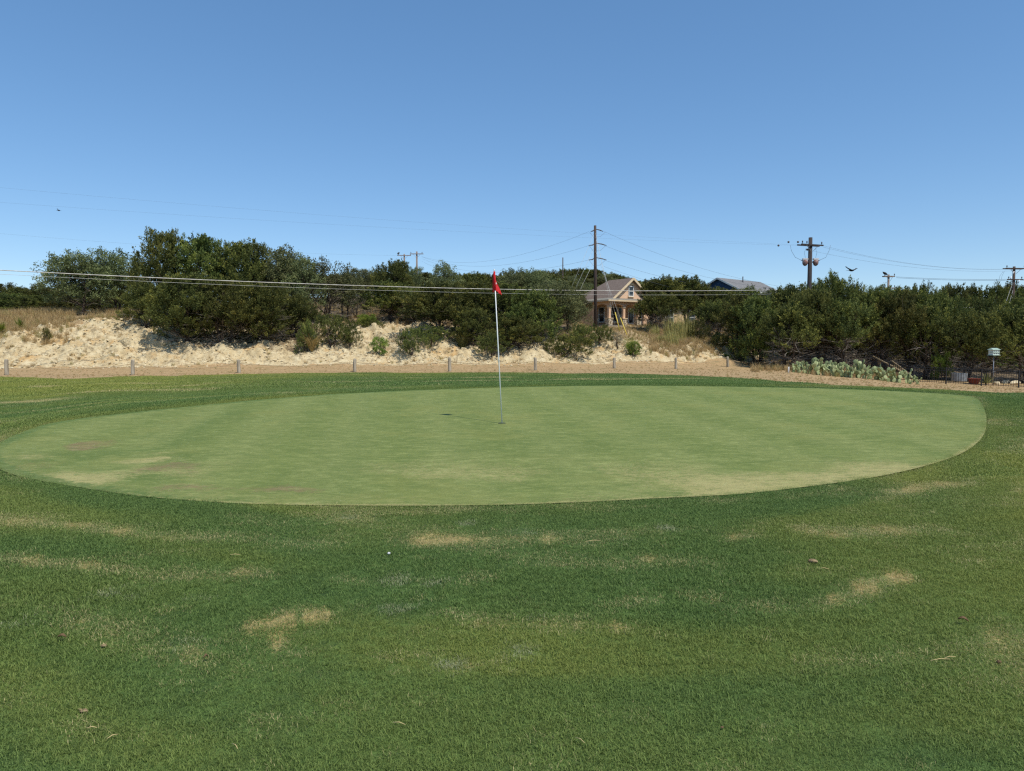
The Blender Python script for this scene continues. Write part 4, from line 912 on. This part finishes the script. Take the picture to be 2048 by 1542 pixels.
WTRIM = varmat('white_trim', L(206, 206, 200), L(222, 222, 216), 5, .6)
t = NT('rubble_stone'); vv = t.n('ShaderNodeTexVoronoi'); vv.inputs['Scale'].default_value = 5; t.set(vv.inputs['Vector'], t.obj())
STONE = t.out(t.mix(t.ramp(vv.outputs['Distance'], .3, .75), t.mix(vv.outputs['Color'], L(176, 160, 132), L(216, 204, 180)), L(120, 108, 90)), .9)
def window(parent, c, wd, ht, ax, arch=False, mull=True):
    """ax 0: facing local -Y, 1: facing local -X"""
    def bx(mb, dx, dz, sx, sz, out, th):
        return mb.box((c[0] + dx, c[1] - out, c[2] + dz), (sx, th, sz)) if ax == 0 else mb.box((c[0] - out, c[1] + dx, c[2] + dz), (th, sx, sz))
    f = MB(); bx(f, -wd / 2 - .04, 0, .09, ht + .18, .05, .10); bx(f, wd / 2 + .04, 0, .09, ht + .18, .05, .10); bx(f, 0, ht / 2 + .045, wd - .01, .09, .05, .10); bx(f, 0, -ht / 2 - .045, wd - .01, .09, .05, .10)
    if mull: bx(f, 0, 0, wd, .06, .045, .05)
    w_ = f.build('window', WTRIM, parent)
    bx(MB(), 0, 0, wd, ht, .012, .02).build('pane', GLASS, w_)
    bx(MB(), 0, -ht / 2 - .13, wd + .3, .08, .08, .16).build('sill', CREAMT, w_)
    return w_
def archbeam(x0, x1, z0, rise, ztop, y, th, ax=0, n=10):
    mb = MB(); V = []; 
    for i in range(n + 1):
        u = i / n; x = x0 + (x1 - x0) * u; za = z0 + rise * math.sqrt(max(0, 1 - (2 * u - 1) ** 2))
        for yy in (y, y + th):
            for z in (za, ztop): V.append((x, yy, z) if ax == 0 else (yy, x, z))
    Fq = []
    for i in range(n):
        a = i * 4; b = a + 4
        Fq += [[a, b, b + 1, a + 1], [a + 2, a + 3, b + 3, b + 2], [a, a + 2, b + 2, b], [a + 1, b + 1, b + 3, a + 3]]
    Fq += [[0, 1, 3, 2], [n * 4, n * 4 + 2, n * 4 + 3, n * 4 + 1]]
    return mb.add(V, Fq)
def solid(o, th):
    m = o.modifiers.new('thick', 'SOLIDIFY'); m.thickness = th; m.offset = -1; return o
def house():
    D = 82; q = P(1218, 652, D); e = empty('house', (q[0], q[1], h1(q[0], q[1]) - .05), math.radians(33))
    base = P(1216, 650, D)[2]; e.location.z = base
    MB().box((4.3, 4.7, -.6), (9.6, 10.4, 1.1)).build('foundation', varmat('concrete', L(150, 142, 128), L(172, 164, 150), 3, .9), e)
    # columns with stone bases
    cols = [(0, 0), (2.15, 0), (4.3, 0), (6.4, 0), (0, 2.6)]
    for x, y in cols:
        c = MB().box((x, y, 1.35), (.28, .28, 1.3)).build('column', PEACH, e)
        MB().box((x, y, .35), (.62, .62, .75)).build('stone_base', STONE, c); MB().box((x, y, .76), (.7, .7, .08)).build('base_cap', CREAMT, c); MB().box((x, y, 2.02), (.4, .4, .12)).build('capital', CREAMT, c)
    for a, b in ((0, 2.15), (2.15, 4.3), (4.3, 6.4)): archbeam(a + .145, b - .145, 2.08, .3, 2.75, -.14, .28).build('arch', PEACH, e)
    archbeam(.145, 2.455, 2.08, .3, 2.75, -.13, .26, 1).build('arch', PEACH, e)
    for x, y in cols: MB().box((x, y, 2.415), (.288, .288, .67)).build('beam_block', PEACH, e)
    # porch roof
    r = MB(); r.add([(-.55, -.55, 2.78), (7.4, -.55, 2.78), (7.4, 1.95, 3.22), (1.5, 1.95, 3.22), (1.5, 5.5, 3.22), (-.55, 5.5, 2.78)], [[0, 1, 2, 3], [0, 3, 4, 5]]); pr_ = solid(r.build('porch_roof', PORCHR, e), .1)
    MB().box((3.4, -.58, 2.74), (8.0, .05, .17)).build('fascia', CREAMT, pr_); MB().box((-.58, 2.5, 2.74), (.05, 6.1, .17)).build('fascia', CREAMT, pr_)
    # walls (recessed behind the porch)
    wl_ = MB(); wl_.box((5.3, 6.0, 1.5), (7.3, 7.9, 3.0)); wl_.build('wall', PEACH, e)
    gx0, gx1, gz, ap = 1.75, 8.4, 3.0, 5.65; gm = (gx0 + gx1) / 2
    g = MB(); g.add([(gx0, 2.0, gz), (gx1, 2.0, gz), (gm, 2.0, ap - .1), (gx0, 2.22, gz), (gx1, 2.22, gz), (gm, 2.22, ap - .1)], [[0, 1, 2], [5, 4, 3], [0, 3, 4, 1], [1, 4, 5, 2], [2, 5, 3, 0]]); g.build('gable_wall', PEACH, e)
    # main roof: gable in front, hip behind
    ov = .45; sl = (ap - gz) / (gm - gx0); zl = gz - ov * sl + .02
    rf = MB(); L_, R_ = gx0 - ov, gx1 + ov
    v = [(L_, 1.55, zl), (gm, 1.55, ap + .03), (R_, 1.55, zl), (L_, 10.4, zl), (gm, 6.0, ap + .03), (R_, 10.4, zl)]
    rf.add(v, [[0, 1, 4, 3], [1, 2, 5, 4], [3, 4, 5]]); ro = solid(rf.build('roof', ROOF, e), .14)
    for a, b in ((0, 1), (2, 1)):
        p0, p1 = np.array(v[a]), np.array(v[b]); MB().bar(p0 + (0, -.03, -.1), p1 + (0, -.03, -.1), .06, .24).build('barge_board', CREAMT, ro)
    MB().bar((L_ - .04, 1.5, zl - .08), (L_ - .04, 10.4, zl - .08), .08, .16).build('gutter', CREAMT, ro)
    # arched gable window
    w_ = window(e, (gm - .05, 2.0, 4.1), .62, 1.05, 0)
    archbeam(gm - .40, gm + .30, 4.68, .22, 5.02, 1.9, .1).build('arch_head', CREAMT, w_)
    # windows behind the porch
    for x in (2.5, 3.6, 6.3): window(e, (x, 2.05, 1.3), .85, 1.6, 0)
    dr = MB().box((5.1, 2.02, 1.05), (.95, .08, 2.1)).build('door', WTRIM, e); MB().box((5.1, 1.97, 1.15), (.6, .04, 1.5)).build('pane', GLASS, dr); MB().tube([(5.45, 1.97, 1.0), (5.45, 1.88, 1.0)], .03, 6).build('handle', METAL, dr)
    for y in (3.2, 4.6, 6.2): window(e, (1.65, y, 1.3), .9, 1.6, 1)
    tag(e, 'peach stucco house with brown shingle roof and arched stone based porch', 'house')
    # side wing
    q = P(1303, 655, 89); w2 = empty('house_wing', (q[0], q[1], P(1303, 658, 89)[2]), math.radians(12))
    MB().box((4.0, 2.5, 1.5), (11.0, 5, 3.2)).build('wall', varmat('stucco_cream', L(206, 176, 134), L(214, 188, 148), 3, .9), w2)
    for x in (1.25, 2.35): window(w2, (x, 0.0, 1.45), .85, 1.5, 0)
    for x in (5.2, 7.4): window(w2, (x, 0.0, 1.45), .85, 1.5, 0)
    rr = MB(); rr.add([(-1.9, -.5, 3.0), (10, -.5, 3.0), (10, 5.5, 3.0), (-2, 5.5, 3.0), (1.0, 2.5, 4.6), (7, 2.5, 4.6)], [[0, 1, 5, 4], [1, 2, 5], [2, 3, 4, 5], [3, 0, 4]]); solid(rr.build('roof', ROOF, w2), .14)
    MB().box((4.0, -.53, 2.93), (12.0, .05, .18)).build('fascia', CREAMT, w2)
    tag(w2, 'cream side wing with white paired windows half hidden by junipers', 'house')
house()
def blue_house():
    D = 120; b = math.radians(-50); q = P(1436, 640, D); zb = P(1436, 600, D)[2] - 1.5
    e = empty('blue_house', (q[0], q[1], zb), b); hw = 4.4; ap = P(1436, 556, D)[2] - zb; ez = P(1413, 582, D)[2] - zb; ln = 12.5
    SID = varmat('blue_siding', L(44, 66, 92), L(56, 80, 106), 2, .8); SID2 = varmat('grey_blue_siding', L(104, 122, 142), L(118, 136, 154), 2, .8)
    MB().box((0, ln / 2 + .05, (ez - 6) / 2), (2 * hw - .4, ln - .3, ez + 6)).build('wall', SID2, e)
    n = 11; hgt = ap - ez
    for k in range(n):
        z0 = ez + hgt * k / n; z1 = ez + hgt * (k + 1) / n - .02; w0 = (hw - .15) * (1 - k / n); w1 = max(.02, (hw - .15) * (1 - (k + 1) / n))
        MB().add([(-w0, 0, z0), (w0, 0, z0), (w1, .05, z1), (-w1, .05, z1), (-w0, .2, z0), (w0, .2, z0), (w1, .2, z1), (-w1, .2, z1)], [[0, 1, 2, 3], [7, 6, 5, 4], [0, 4, 5, 1], [1, 5, 6, 2], [2, 6, 7, 3], [3, 7, 4, 0]]).build('siding_board', SID, e)
    o = .45; sl = hgt / hw
    v = [(-hw - o, -.4, ez - o * sl), (0, -.4, ap + .05), (hw + o, -.4, ez - o * sl), (-hw - o, ln, ez - o * sl), (0, ln, ap + .05), (hw + o, ln, ez - o * sl)]
    rf = solid(MB().add(v, [[0, 1, 4, 3], [1, 2, 5, 4]]).build('roof', ROOF2, e), .15)
    for a in (0, 2): MB().bar(np.array(v[a]) + (0, -.04, -.1), np.array(v[1]) + (0, -.04, -.1), .06, .26).build('barge_board', WTRIM, rf)
    MB().bar((hw + o + .04, -.4, ez - o * sl - .1), (hw + o + .04, ln, ez - o * sl - .1), .08, .2).build('fascia', WTRIM, rf)
    MB().tube([(1.0, 5.5, ap - .8), (1.0, 5.5, ap + .5)], .09, 8).build('vent_pipe', varmat('vent', L(70, 72, 76), L(90, 92, 96), 4, .6), rf, True)
    tag(e, 'house with navy blue gable siding and grey roof behind the junipers', 'house')
blue_house()
# timber fence beside the porch
e = empty('timber_fence', gpt(1150, 78)); FW = varmat('fence_timber', L(96, 78, 64), L(124, 102, 84), 6, .9, stretch=(1, 1, .2))
bm_ = MB().box((0, 0, .9), (.13, .025, 1.8)).mesh('board', FW)
for k in range(26):
    o = newobj('board', bm_, e); o.location = (-1.9 + k * .15, 0, 0); o.scale = (1, 1, R.uniform(.97, 1.02))
MB().box((0, .04, 1.4), (4.0, .04, .09)).build('rail', FW, e); MB().box((0, .04, .4), (4.0, .04, .09)).build('rail', FW, e)
tag(e, 'weathered brown board fence beside the porch', 'fence')

# ------------------------------------------------------------------ iron fence, yard things
IRON = varmat('black_iron', (.012, .012, .014), (.02, .02, .022), 10, .5, spec=.4)
def iron_fence():
    FP = [(1594,60),(1660,58),(1726,56.3),(1780,54.6),(1829,53.2),(1894,52.2),(1965,51.2),(2040,50.2),(2118,49.4),(2200,48.8)]
    e = empty('iron_fence', gpt(1829, 53.2)); o0 = np.array(e.location)
    pts = [gpt(*p) for p in FP]; hh = 1.14
    pk = MB().tube([(0, 0, 0), (0, 0, 1)], .013, 4).mesh('picket', IRON); ps = MB().box((0, 0, .5), (.07, .07, 1)).mesh('post', IRON)
    for p in pts:
        o = newobj('post', ps, e); o.location = tuple(p - o0 - (0, 0, .15)); o.scale = (1, 1, hh + .22)
    for a, b in zip(pts[:-1], pts[1:]):
        L_ = np.linalg.norm(b - a); n = max(3, int(L_ / .145))
        for z in (.12, hh - .16, hh): MB().bar(a - o0 + (0, 0, z), b - o0 + (0, 0, z), .035, .035).build('rail', IRON, e)
        for k in range(1, n):
            q = a + (b - a) * k / n; o = newobj('picket', pk, e); o.location = tuple(q - o0 + (0, 0, .05)); o.scale = (1, 1, hh - .05)
    tag(e, 'black iron picket fence in front of the juniper thicket', 'fence')
iron_fence()
# purple martin house on a pole
g = gpt(1988, 53.5); e = empty('bird_house', g); top = P(1988, 696, 53.5)[2] - g[2]; BW = varmat('birdhouse_white', L(196, 206, 196), L(214, 220, 210), 5, .6); BG = varmat('birdhouse_green', L(150, 172, 158), L(164, 184, 170), 5, .6)
MB().tube([(0, 0, -.2), (0, 0, top - .52)], .03, 8).build('pole', METAL, e, True)
MB().tube([(0, 0, 1.0), (.12, -.05, 1.02), (.16, -.05, .98)], .012, 5).build('winch_handle', METAL, e, True)
b = MB().box((0, 0, top - .32), (.56, .40, .38)).build('box', BW, e, False)
MB().box((0, 0, top - .525), (.68, .54, .03)).build('porch_floor', BG, e); MB().box((0, -.02, top - .325), (.60, .46, .025)).build('middle_floor', BG, e)
for z in (-.42, -.23):
    for x in (-.18, 0, .18): MB().tube([(x, -.196, top + z), (x, -.206, top + z)], .038, 10).build('entry_hole', IRON, b)
MB().add([(-.36, -.27, top - .13), (.36, -.27, top - .13), (.36, .27, top - .13), (-.36, .27, top - .13), (-.27, 0, top), (.27, 0, top)], [[0, 1, 5, 4], [1, 2, 5], [2, 3, 4, 5], [3, 0, 4], [3, 2, 1, 0]]).build('roof', BG, e)
tag(e, 'white two storey bird house with green roof on a thin pole', 'bird house'); e.rotation_euler.z = .25
# galvanised trough
g = gpt(1920, 56); mb = MB(); n = 40; V = []
for z, s in ((0, .93), (.62, 1.0), (.62, .95), (.06, .9)):
    for k in range(n):
        t_ = 2 * math.pi * k / n; rr = (1 + .018 * (k % 2)) * s; V.append((.58 * rr * math.cos(t_), .5 * rr * math.sin(t_), z))
Fq = [[i * n + k, i * n + (k + 1) % n, (i + 1) * n + (k + 1) % n, (i + 1) * n + k] for i in range(3) for k in range(n)] + [list(range(n))[::-1], [3 * n + k for k in range(n)]]
o = mb.add(V, Fq).build('stock_tank', varmat('galvanised', L(112, 116, 120), L(146, 150, 152), 4, .5, metal=.3)); o.location = tuple(g + np.array([0, 0, .1])); tag(o, 'ribbed grey galvanised tub behind the iron fence', 'tub')  # grey of the tub dulled to carry the shade behind the fence
g = gpt(1950, 53); o = MB().lathe([(.26, 0), (.32, .06), (.44, .3), (.47, .42), (.5, .43), (.5, .5), (.44, .5), (.4, .4), (.02, .38)], 20).build('clay_pot', varmat('terracotta', L(96, 46, 36), L(118, 60, 46), 5, .8), None, True); o.location = tuple(g); o.scale = (.85, .85, .9); tag(o, 'squat red clay pot behind the iron fence', 'pot')  # clay colour darkened to carry the shade the pot stands in
for px_, D, w_, lb in ((1997, 54.5, .48, 'upright pale stone block behind the fence by the bird house pole'), (2033, 55, .62, 'flat pale stone block behind the fence near the corner post'), (2014, 57, .5, 'pale stone slab lying in the shade behind the fence')):
    o = newobj('stone_block', rock_mesh(int(px_), 2)); g = gpt(px_, D); o.location = tuple(g + np.array([0, 0, .1])); o.scale = (w_ * .7, w_ * .5, w_ * .7); tag(o, lb, 'stone')
# pale leaning logs in the thicket
for k, (pa, pb, r, lb) in enumerate([((1784,722,57.5),(1836,768,54),.05,'pale leaning pole resting in the thicket behind the prickly pears'), ((1745,712,60),(1830,742,58),.06,'dead pale branch leaning among the dark stems')]):
    a = P(*pa); b_ = P(*pb); b_[2] = h1(b_[0], b_[1]); tag(MB().tube([tuple(a), tuple((a + b_) / 2 + .05), tuple(b_)], [r, r * 1.1, r * 1.2], 7).build('dead_branch', varmat('pale_wood', L(136, 118, 90), L(164, 146, 114), 4, .8), None, True), lb, 'branch')
# a road sign post seen in the wood? none; yard ground is part of the dirt

# ------------------------------------------------------------------ prickly pears
def cactus():
    t = NT('cactus_pad'); o = t.obj(); v = t.n('ShaderNodeTexVoronoi'); v.inputs['Scale'].default_value = 24; t.set(v.inputs['Vector'], o)
    oi = t.n('ShaderNodeObjectInfo'); c = t.mix(oi.outputs['Random'], L(112, 126, 82), L(164, 172, 124)); c = t.mix(t.ramp(t.noise(6, 3, o), .5, .8), c, L(150, 150, 104))
    CM = t.out(t.mix(t.ramp(v.outputs['Distance'], .06, .14), L(190, 184, 150), c), .65)
    pads = []
    for k in range(3):
        mb = MB(); n = 14; ringz = []
        V = []; 
        for yy, s in ((-.022, .0), (-.022, .72), (-.012, .96), (0, 1.0), (.012, .96), (.022, .72), (.022, .0)):
            for i in range(n):
                a = 2 * math.pi * i / n; rx = .125 * (1 + .1 * k); rz = .155 + .015 * k
                z = rz * math.cos(a); x = rx * math.sin(a) * (1 + .18 * math.cos(a)); V.append((x * s, yy, rz * .96 + z * s))
        Fq = [[i * n + j, i * n + (j + 1) % n, (i + 1) * n + (j + 1) % n, (i + 1) * n + j] for i in range(6) for j in range(n)]
        pads.append(mb.add(V, Fq).mesh('pad', CM, True))
    rr = random.Random(11); from mathutils import Matrix
    N = 17
    for i in range(N):
        u = i / (N - 1); px_ = 1590 + 238 * u; D = 53.5 - 3.6 * u + rr.uniform(-.3, .5); g = gpt(px_, D)
        e = empty('prickly_pear', g); big = 1.0 + (.22 if i in (3, 9) else 0) - (.3 if i in (0, 16) else 0)
        def grow(m, lvl, sc):
            o = newobj('pad', pads[rr.randrange(3)], e); o.matrix_parent_inverse = Matrix.Identity(4); o.matrix_local = m @ Matrix.Diagonal((sc, sc, sc, 1))
            if lvl >= 3: return
            for _ in range(rr.choice([1, 2, 2]) if lvl < 2 else rr.choice([0, 1, 1])):
                a = rr.uniform(-.75, .75); tip = Vector((.11 * math.sin(a), 0, .155 + .155 * math.cos(a) - .015)) * sc
                mm = m @ Matrix.Translation(tip) @ Matrix.Rotation(a * .8, 4, 'Y') @ Matrix.Rotation(rr.uniform(-1.2, 1.2), 4, 'Z') @ Matrix.Rotation(rr.uniform(-.3, .3), 4, 'X')
                grow(mm, lvl + 1, sc * rr.uniform(.85, 1.05))
        for b_ in range(3):
            m = Matrix.Translation((rr.uniform(-.34, .34), rr.uniform(-.25, .25), -.04)) @ Matrix.Rotation(rr.uniform(-.9, .9), 4, 'Z') @ Matrix.Rotation(rr.uniform(-.25, .25), 4, 'Y') @ Matrix.Rotation(rr.uniform(-.2, .2), 4, 'X')
            grow(m, 0, big * rr.uniform(.85, 1.1))
        lb = 'clump of pale green prickly pear pads in the row before the fence'
        if i == 0: lb = 'small prickly pear clump beside the white stake'
        if i == N - 1: lb = 'small prickly pear clump at the tail of the row, by the open fence'
        tag(e, lb, 'cactus', 'prickly pears along the fence')
cactus()

# ------------------------------------------------------------------ flagstick
def flag():
    gx, gy = green_hit(1004, 847); gz = float(greenz(gx, gy)) + .012; B = np.array([gx, gy, gz]); Tp = P(988.5, 541, gy + .02); Tp = Tp - B
    e = empty('flagstick', B); WP_ = varmat('fibreglass_white', (.74, .74, .72), (.8, .8, .78), 6, .4, spec=.4)
    d = Tp / np.linalg.norm(Tp); Ln = np.linalg.norm(Tp)
    MB().tube([tuple(-d * .12), tuple(d * Ln * .5), tuple(d * Ln)], [.0085, .008, .0065], 10).build('pole', WP_, e, True)
    MB().lathe([(.004, 0), (.010, .004), (.011, .012), (.006, .02)], 10, tuple(d * Ln)).build('knob', WP_, e, True)
    t = NT('flag_cloth'); c = t.mix(t.noise(40, 3, t.obj()), L(222, 34, 42), L(236, 52, 56)); t.b.inputs['Sheen Weight'].default_value = .1
    tr = t.n('ShaderNodeBsdfTranslucent'); t.set(tr.inputs['Color'], c); mx = t.n('ShaderNodeMixShader'); mx.inputs[0].default_value = .3; t.out(c, .7)
    t.t.links.new(t.b.outputs[0], mx.inputs[1]); t.t.links.new(tr.outputs[0], mx.inputs[2]); t.t.links.new(mx.outputs[0], t.t.nodes['Material Output'].inputs['Surface'])
    k = gy / F      # metres per photograph pixel at the flag
    rows, colsn = 34, 41; V = []
    top = d * (Ln - .012)
    for i in range(rows + 1):
        u = i / rows
        pc = top - d * (u * 37 * k)                                             # on the pole
        xl = -np.interp(u, [0, .1, .4, .9, 1], [1.2, 3.0, 4.0, 5.4, 5.6]) * k; xr = np.interp(u, [0, .3, .36, .55, .8, 1], [.8, 1.2, 2.2, 6.0, 10.5, 13.0]) * k
        for j in range(colsn + 1):
            s = -1 + 2 * j / colsn
            x = xl * -s if s < 0 else xr * s
            amp = (abs(s) ** .7) * (.012 + .022 * u)
            y = -.0125 * (1 - abs(s)) ** .5 - .004 + (math.sin(s * 9 + u * 2.2) * amp * (.8 if s > 0 else .6)) + (.06 * abs(s) * (s < 0)) + .15 * s * (s > 0) * min(1, u * 1.6)
            dz = -(np.interp(abs(s), [0, .25, 1], [0, 3, 9 if s > 0 else 4]) * u * k) - (math.sin(s * 14) * .004 * u)
            V.append((pc[0] + x, pc[1] + y, pc[2] + dz))
    Fq = np.array([[i * (colsn + 1) + j, (i + 1) * (colsn + 1) + j, (i + 1) * (colsn + 1) + j + 1, i * (colsn + 1) + j + 1] for i in range(rows) for j in range(colsn)])
    fo = newobj('flag', npmesh('flag', np.array(V), Fq, t.m, True), e); solid(fo, .0015).modifiers[0].offset = 0
    MB().tube([tuple(top + d * .002), tuple(top - d * (37 * k))], .0125, 10).build('sleeve', t.m, fo, True)
    # printed white mark
    i, j = 20, 27; c0 = np.array(V[i * (colsn + 1) + j]); c0[1] -= .004
    mb = MB(); ns = 10; mb.add([tuple(c0 + np.array([.011 * math.cos(q), -.001 + .002 * math.cos(q), .013 * math.sin(q)])) for q in np.linspace(0, 6.283, ns, endpoint=False)] + [tuple(c0 + np.array([.011 * math.cos(q), .002, .013 * math.sin(q)])) for q in np.linspace(0, 6.283, ns, endpoint=False)],
           [list(range(ns)), [ns + q for q in range(ns)][::-1]] + [[q, ns + q, ns + (q + 1) % ns, (q + 1) % ns] for q in range(ns)]).build('white_mark', WP_, fo)
    tag(e, 'white flagstick with drooping red flag standing in the putting green', 'flagstick')
    HOLE_SHADE = varmat('hole_shade', (.07, .09, .045), (.10, .12, .06), 20, .9)
    h_ = empty('golf_hole', B)
    MB().lathe([(.052, -.03), (.052, -.002), (.047, -.001), (.03, -.004)], 20).build('hole_shade', HOLE_SHADE, h_, True)  # dark disc painted as the shade inside the hole, turf not cut open
    tag(h_, 'small round golf hole at the foot of the flagstick', 'hole')
flag()

# ------------------------------------------------------------------ birds
FEATH = varmat('feathers', L(38, 34, 32), L(58, 52, 48), 8, .8)
def flying(px_, py_, D, span, label, rz=.3, roll=0.0):
    e_ = P(px_, py_, D); mb = MB(); s = span / 2
    mb.tube([(0, -.36, 0), (0, -.28, .02), (0, -.1, .0), (0, .15, 0), (0, .38, .0)], [.03, .06, .11, .10, .03], 8)
    mb.add([(-.04, .3, .01), (.04, .3, .01), (.13, .68, .0), (-.13, .68, 0), (-.04, .3, -.01), (.04, .3, -.01), (.13, .68, -.015), (-.13, .68, -.015)], [[0, 1, 2, 3], [7, 6, 5, 4], [0, 4, 5, 1], [1, 5, 6, 2], [2, 6, 7, 3], [3, 7, 4, 0]])
    for sg in (-1, 1):
        st = [(0, -.15, .2, .02), (.35, -.2, .18, .13), (.68, -.14, .16, .24), (1.0, 0.0, .14, .36)]
        V = []
        for u, y0, y1, z in st:
            for th in (.018 * (1.2 - u), -.012): V += [(sg * u * s, y0, z * s * .95 + th), (sg * u * s, y1, z * s * .95 + th)]
        Fq = []
        for i in range(3):
            a = i * 4; b = a + 4; Fq += [[a, b, b + 1, a + 1], [a + 2, a + 3, b + 3, b + 2], [a, a + 2, b + 2, b], [a + 1, b + 1, b + 3, a + 3]]
        Fq.append([12, 14, 15, 13]); mb.add(V, Fq)
        for k in range(5):
            y = -.02 + .04 * k; p = np.array([sg * s * .97, y, .34 * s]); q = p + np.array([sg * .22 * (1 - abs(k - 1.5) * .12), .02 * k, .10]); mb.bar(p, q, .035, .012)
    o = tag(mb.build('bird', FEATH, None, True), label, 'bird'); o.location = tuple(e_); o.rotation_euler = (.12, roll, rz); return o
flying(1703, 541, 85, 1.55, 'dark vulture gliding with raised wings over the thicket', .45, .05)
flying(118, 421, 150, .55, 'tiny dark bird high in the open sky', 1.2, .3)
def perched(p, s, label, rz):
    mb = MB(); mb.tube([(-.34, 0, .10), (-.24, 0, .16), (-.05, 0, .24), (.12, 0, .30), (.2, 0, .36), (.26, 0, .39), (.33, 0, .36)], [.02, .07, .13, .11, .05, .045, .008], 9)
    mb.tube([(0, .05, .16), (0.02, .05, 0)], .02, 5); mb.tube([(0, -.05, .16), (.02, -.05, 0)], .02, 5)
    o = tag(mb.build('bird', FEATH, None, True), label, 'bird'); o.location = tuple(p); o.scale = (s, s, s); o.rotation_euler = (0, 0, rz)
g, top, _, _ = PTS['cut']; perched(g + np.array([-.62, -.25, top - .20]), 1.25, 'dark vulture perched on the pole crossarm over the thicket', math.pi + .3)
g, top, _, _ = PTS['far_b']; perched(g + np.array([-1.05, -.3, top - .22]), 1.3, 'small dark bird sitting on the far crossarm', 1.2)

# ------------------------------------------------------------------ bits lying on the grass
SOIL = varmat('soil_crumb', L(140, 116, 84), L(180, 158, 120), 60, .95, .8, 200); LEAF = varmat('dead_leaf', L(88, 70, 50), L(122, 98, 72), 40, .9)
def lump(px_, py_, sz, label, name, mat, cat, flat=.5, seed=0, spikes=0):
    q = hit(px_, py_); import bmesh
    bm = bmesh.new(); bmesh.ops.create_icosphere(bm, subdivisions=3, radius=1); rs = np.random.RandomState(seed + 5)
    off = rs.rand(3) * 20
    for v in bm.verts:
        c = np.array(v.co); r = .7 + .55 * float(fbm(np.array([c[0] * 2 + off[0] + c[2]]), np.array([c[1] * 2 + off[1] - c[2]]), seed, 3)[0]); v.co = Vector((c[0] * r * sz, c[1] * r * sz * .6, c[2] * r * sz * flat))
    me = bpy.data.meshes.new(name); bm.to_mesh(me); bm.free(); me.materials.append(mat); me.polygons.foreach_set('use_smooth', [True] * len(me.polygons))
    o = newobj(name, me); o.location = (q[0], q[1], q[2] + .012 + sz * flat * .3); o.rotation_euler = (0, 0, rs.uniform(-.3, .3)); tag(o, label, cat)
    if spikes:
        mb = MB()
        for _ in range(spikes):
            a = rs.rand() * 6.28; d = np.array([math.cos(a), math.sin(a) * .6, rs.uniform(.2, .9)]) * sz; mb.tube([tuple(d * .4), tuple(d * 1.15)], [.0011, .0005], 3)
        mb.build('straw_tips', STRAW2, o)
STRAW2 = varmat('straw', L(190, 168, 116), L(214, 196, 146), 30, .8)
lump(1626, 1127, .030, 'tan crumbly soil plug with a dark shadow on the grass', 'soil_plug', SOIL, 'soil plug', .42, 1)
lump(207, 1297, .014, 'small spiky tuft of dry uprooted grass', 'dry_grass_bit', SOIL, 'grass tuft', .5, 2, 7)
lump(168, 1428, .019, 'reddish brown crumbled soil patch with dry grass', 'soil_crumb', SOIL, 'soil', .35, 3, 6)
lump(1998, 1330, .011, 'small reddish brown crumpled leaf scrap', 'leaf_scrap', LEAF, 'leaf', .8, 4)
lump(778, 1111, .010, 'small white pebble in the rough grass', 'white_pebble', varmat('white_stone', (.55, .55, .54), (.66, .66, .64), 30, .8), 'pebble', .8, 5)
lump(1444, 1461, .007, 'dark little clod in the near grass', 'soil_clod', LEAF, 'soil', .6, 6)
def dleaf(px_, py_, ln, label, rz):
    q = hit(px_, py_); n = 8; V = []
    for i in range(n + 1):
        u = i / n; wd = ln * .22 * math.sin(math.pi * min(1, u * .96 + .03)); z = .012 * math.sin(u * math.pi) 
        V += [(ln * (u - .5), -wd, z + .006), (ln * (u - .5), 0, z), (ln * (u - .5), wd, z + .008)]
    Fq = [[i * 3 + j, i * 3 + 3 + j, i * 3 + 4 + j, i * 3 + 1 + j] for i in range(n) for j in (0, 1)]
    o = MB().add(V, Fq).build('fallen_leaf', LEAF, None, True); solid(o, .001); o.location = (q[0], q[1], q[2] + .026); o.rotation_euler = (.1, .1, rz); tag(o, label, 'leaf')
dleaf(124, 1286, .04, 'dark curled brown leaf on the grass', .2); dleaf(1926, 1251, .045, 'narrow brown leaf on the grass near the yellowish turf', -.5); dleaf(412, 1327, .022, 'little pale brown leaf lying alone in the rough', .8)
for k, (px_, py_, ln, a, lb) in enumerate([(1880, 1331, .10, .15, 'long pale straw lying flat in the rough'), (1900, 1326, .06, .2, 'short pale straw end to end with the long one'), (798, 1460, .055, -.3, 'pale straw in the near grass'), (1160, 1494, .05, -.9, 'slanting yellow straw in the near grass'), (1186, 1090, .11, .3, 'pale straw on the grass close to the putting green'),
        (470, 1118, .06, .1, 'yellow grass blade lying above a dry streak'), (1648, 1146, .05, -.2, 'pale straw just beyond the soil plug'), (226, 1486, .04, .9, 'tiny pale straw tilted in the grass'), (184, 1469, .04, .1, 'short straw near the crumbled soil'), (470, 1506, .05, -.8, 'curved pale straw low in the near grass')]):
    q = hit(px_, py_); o = MB().tube([(-ln / 2, 0, 0), (0, .003, .004), (ln / 2, 0, 0)], [.0014, .0018, .001], 4).build('straw', STRAW2, None, True); o.location = (q[0], q[1], q[2] + .027); o.rotation_euler = (0, 0, a); tag(o, lb, 'straw')
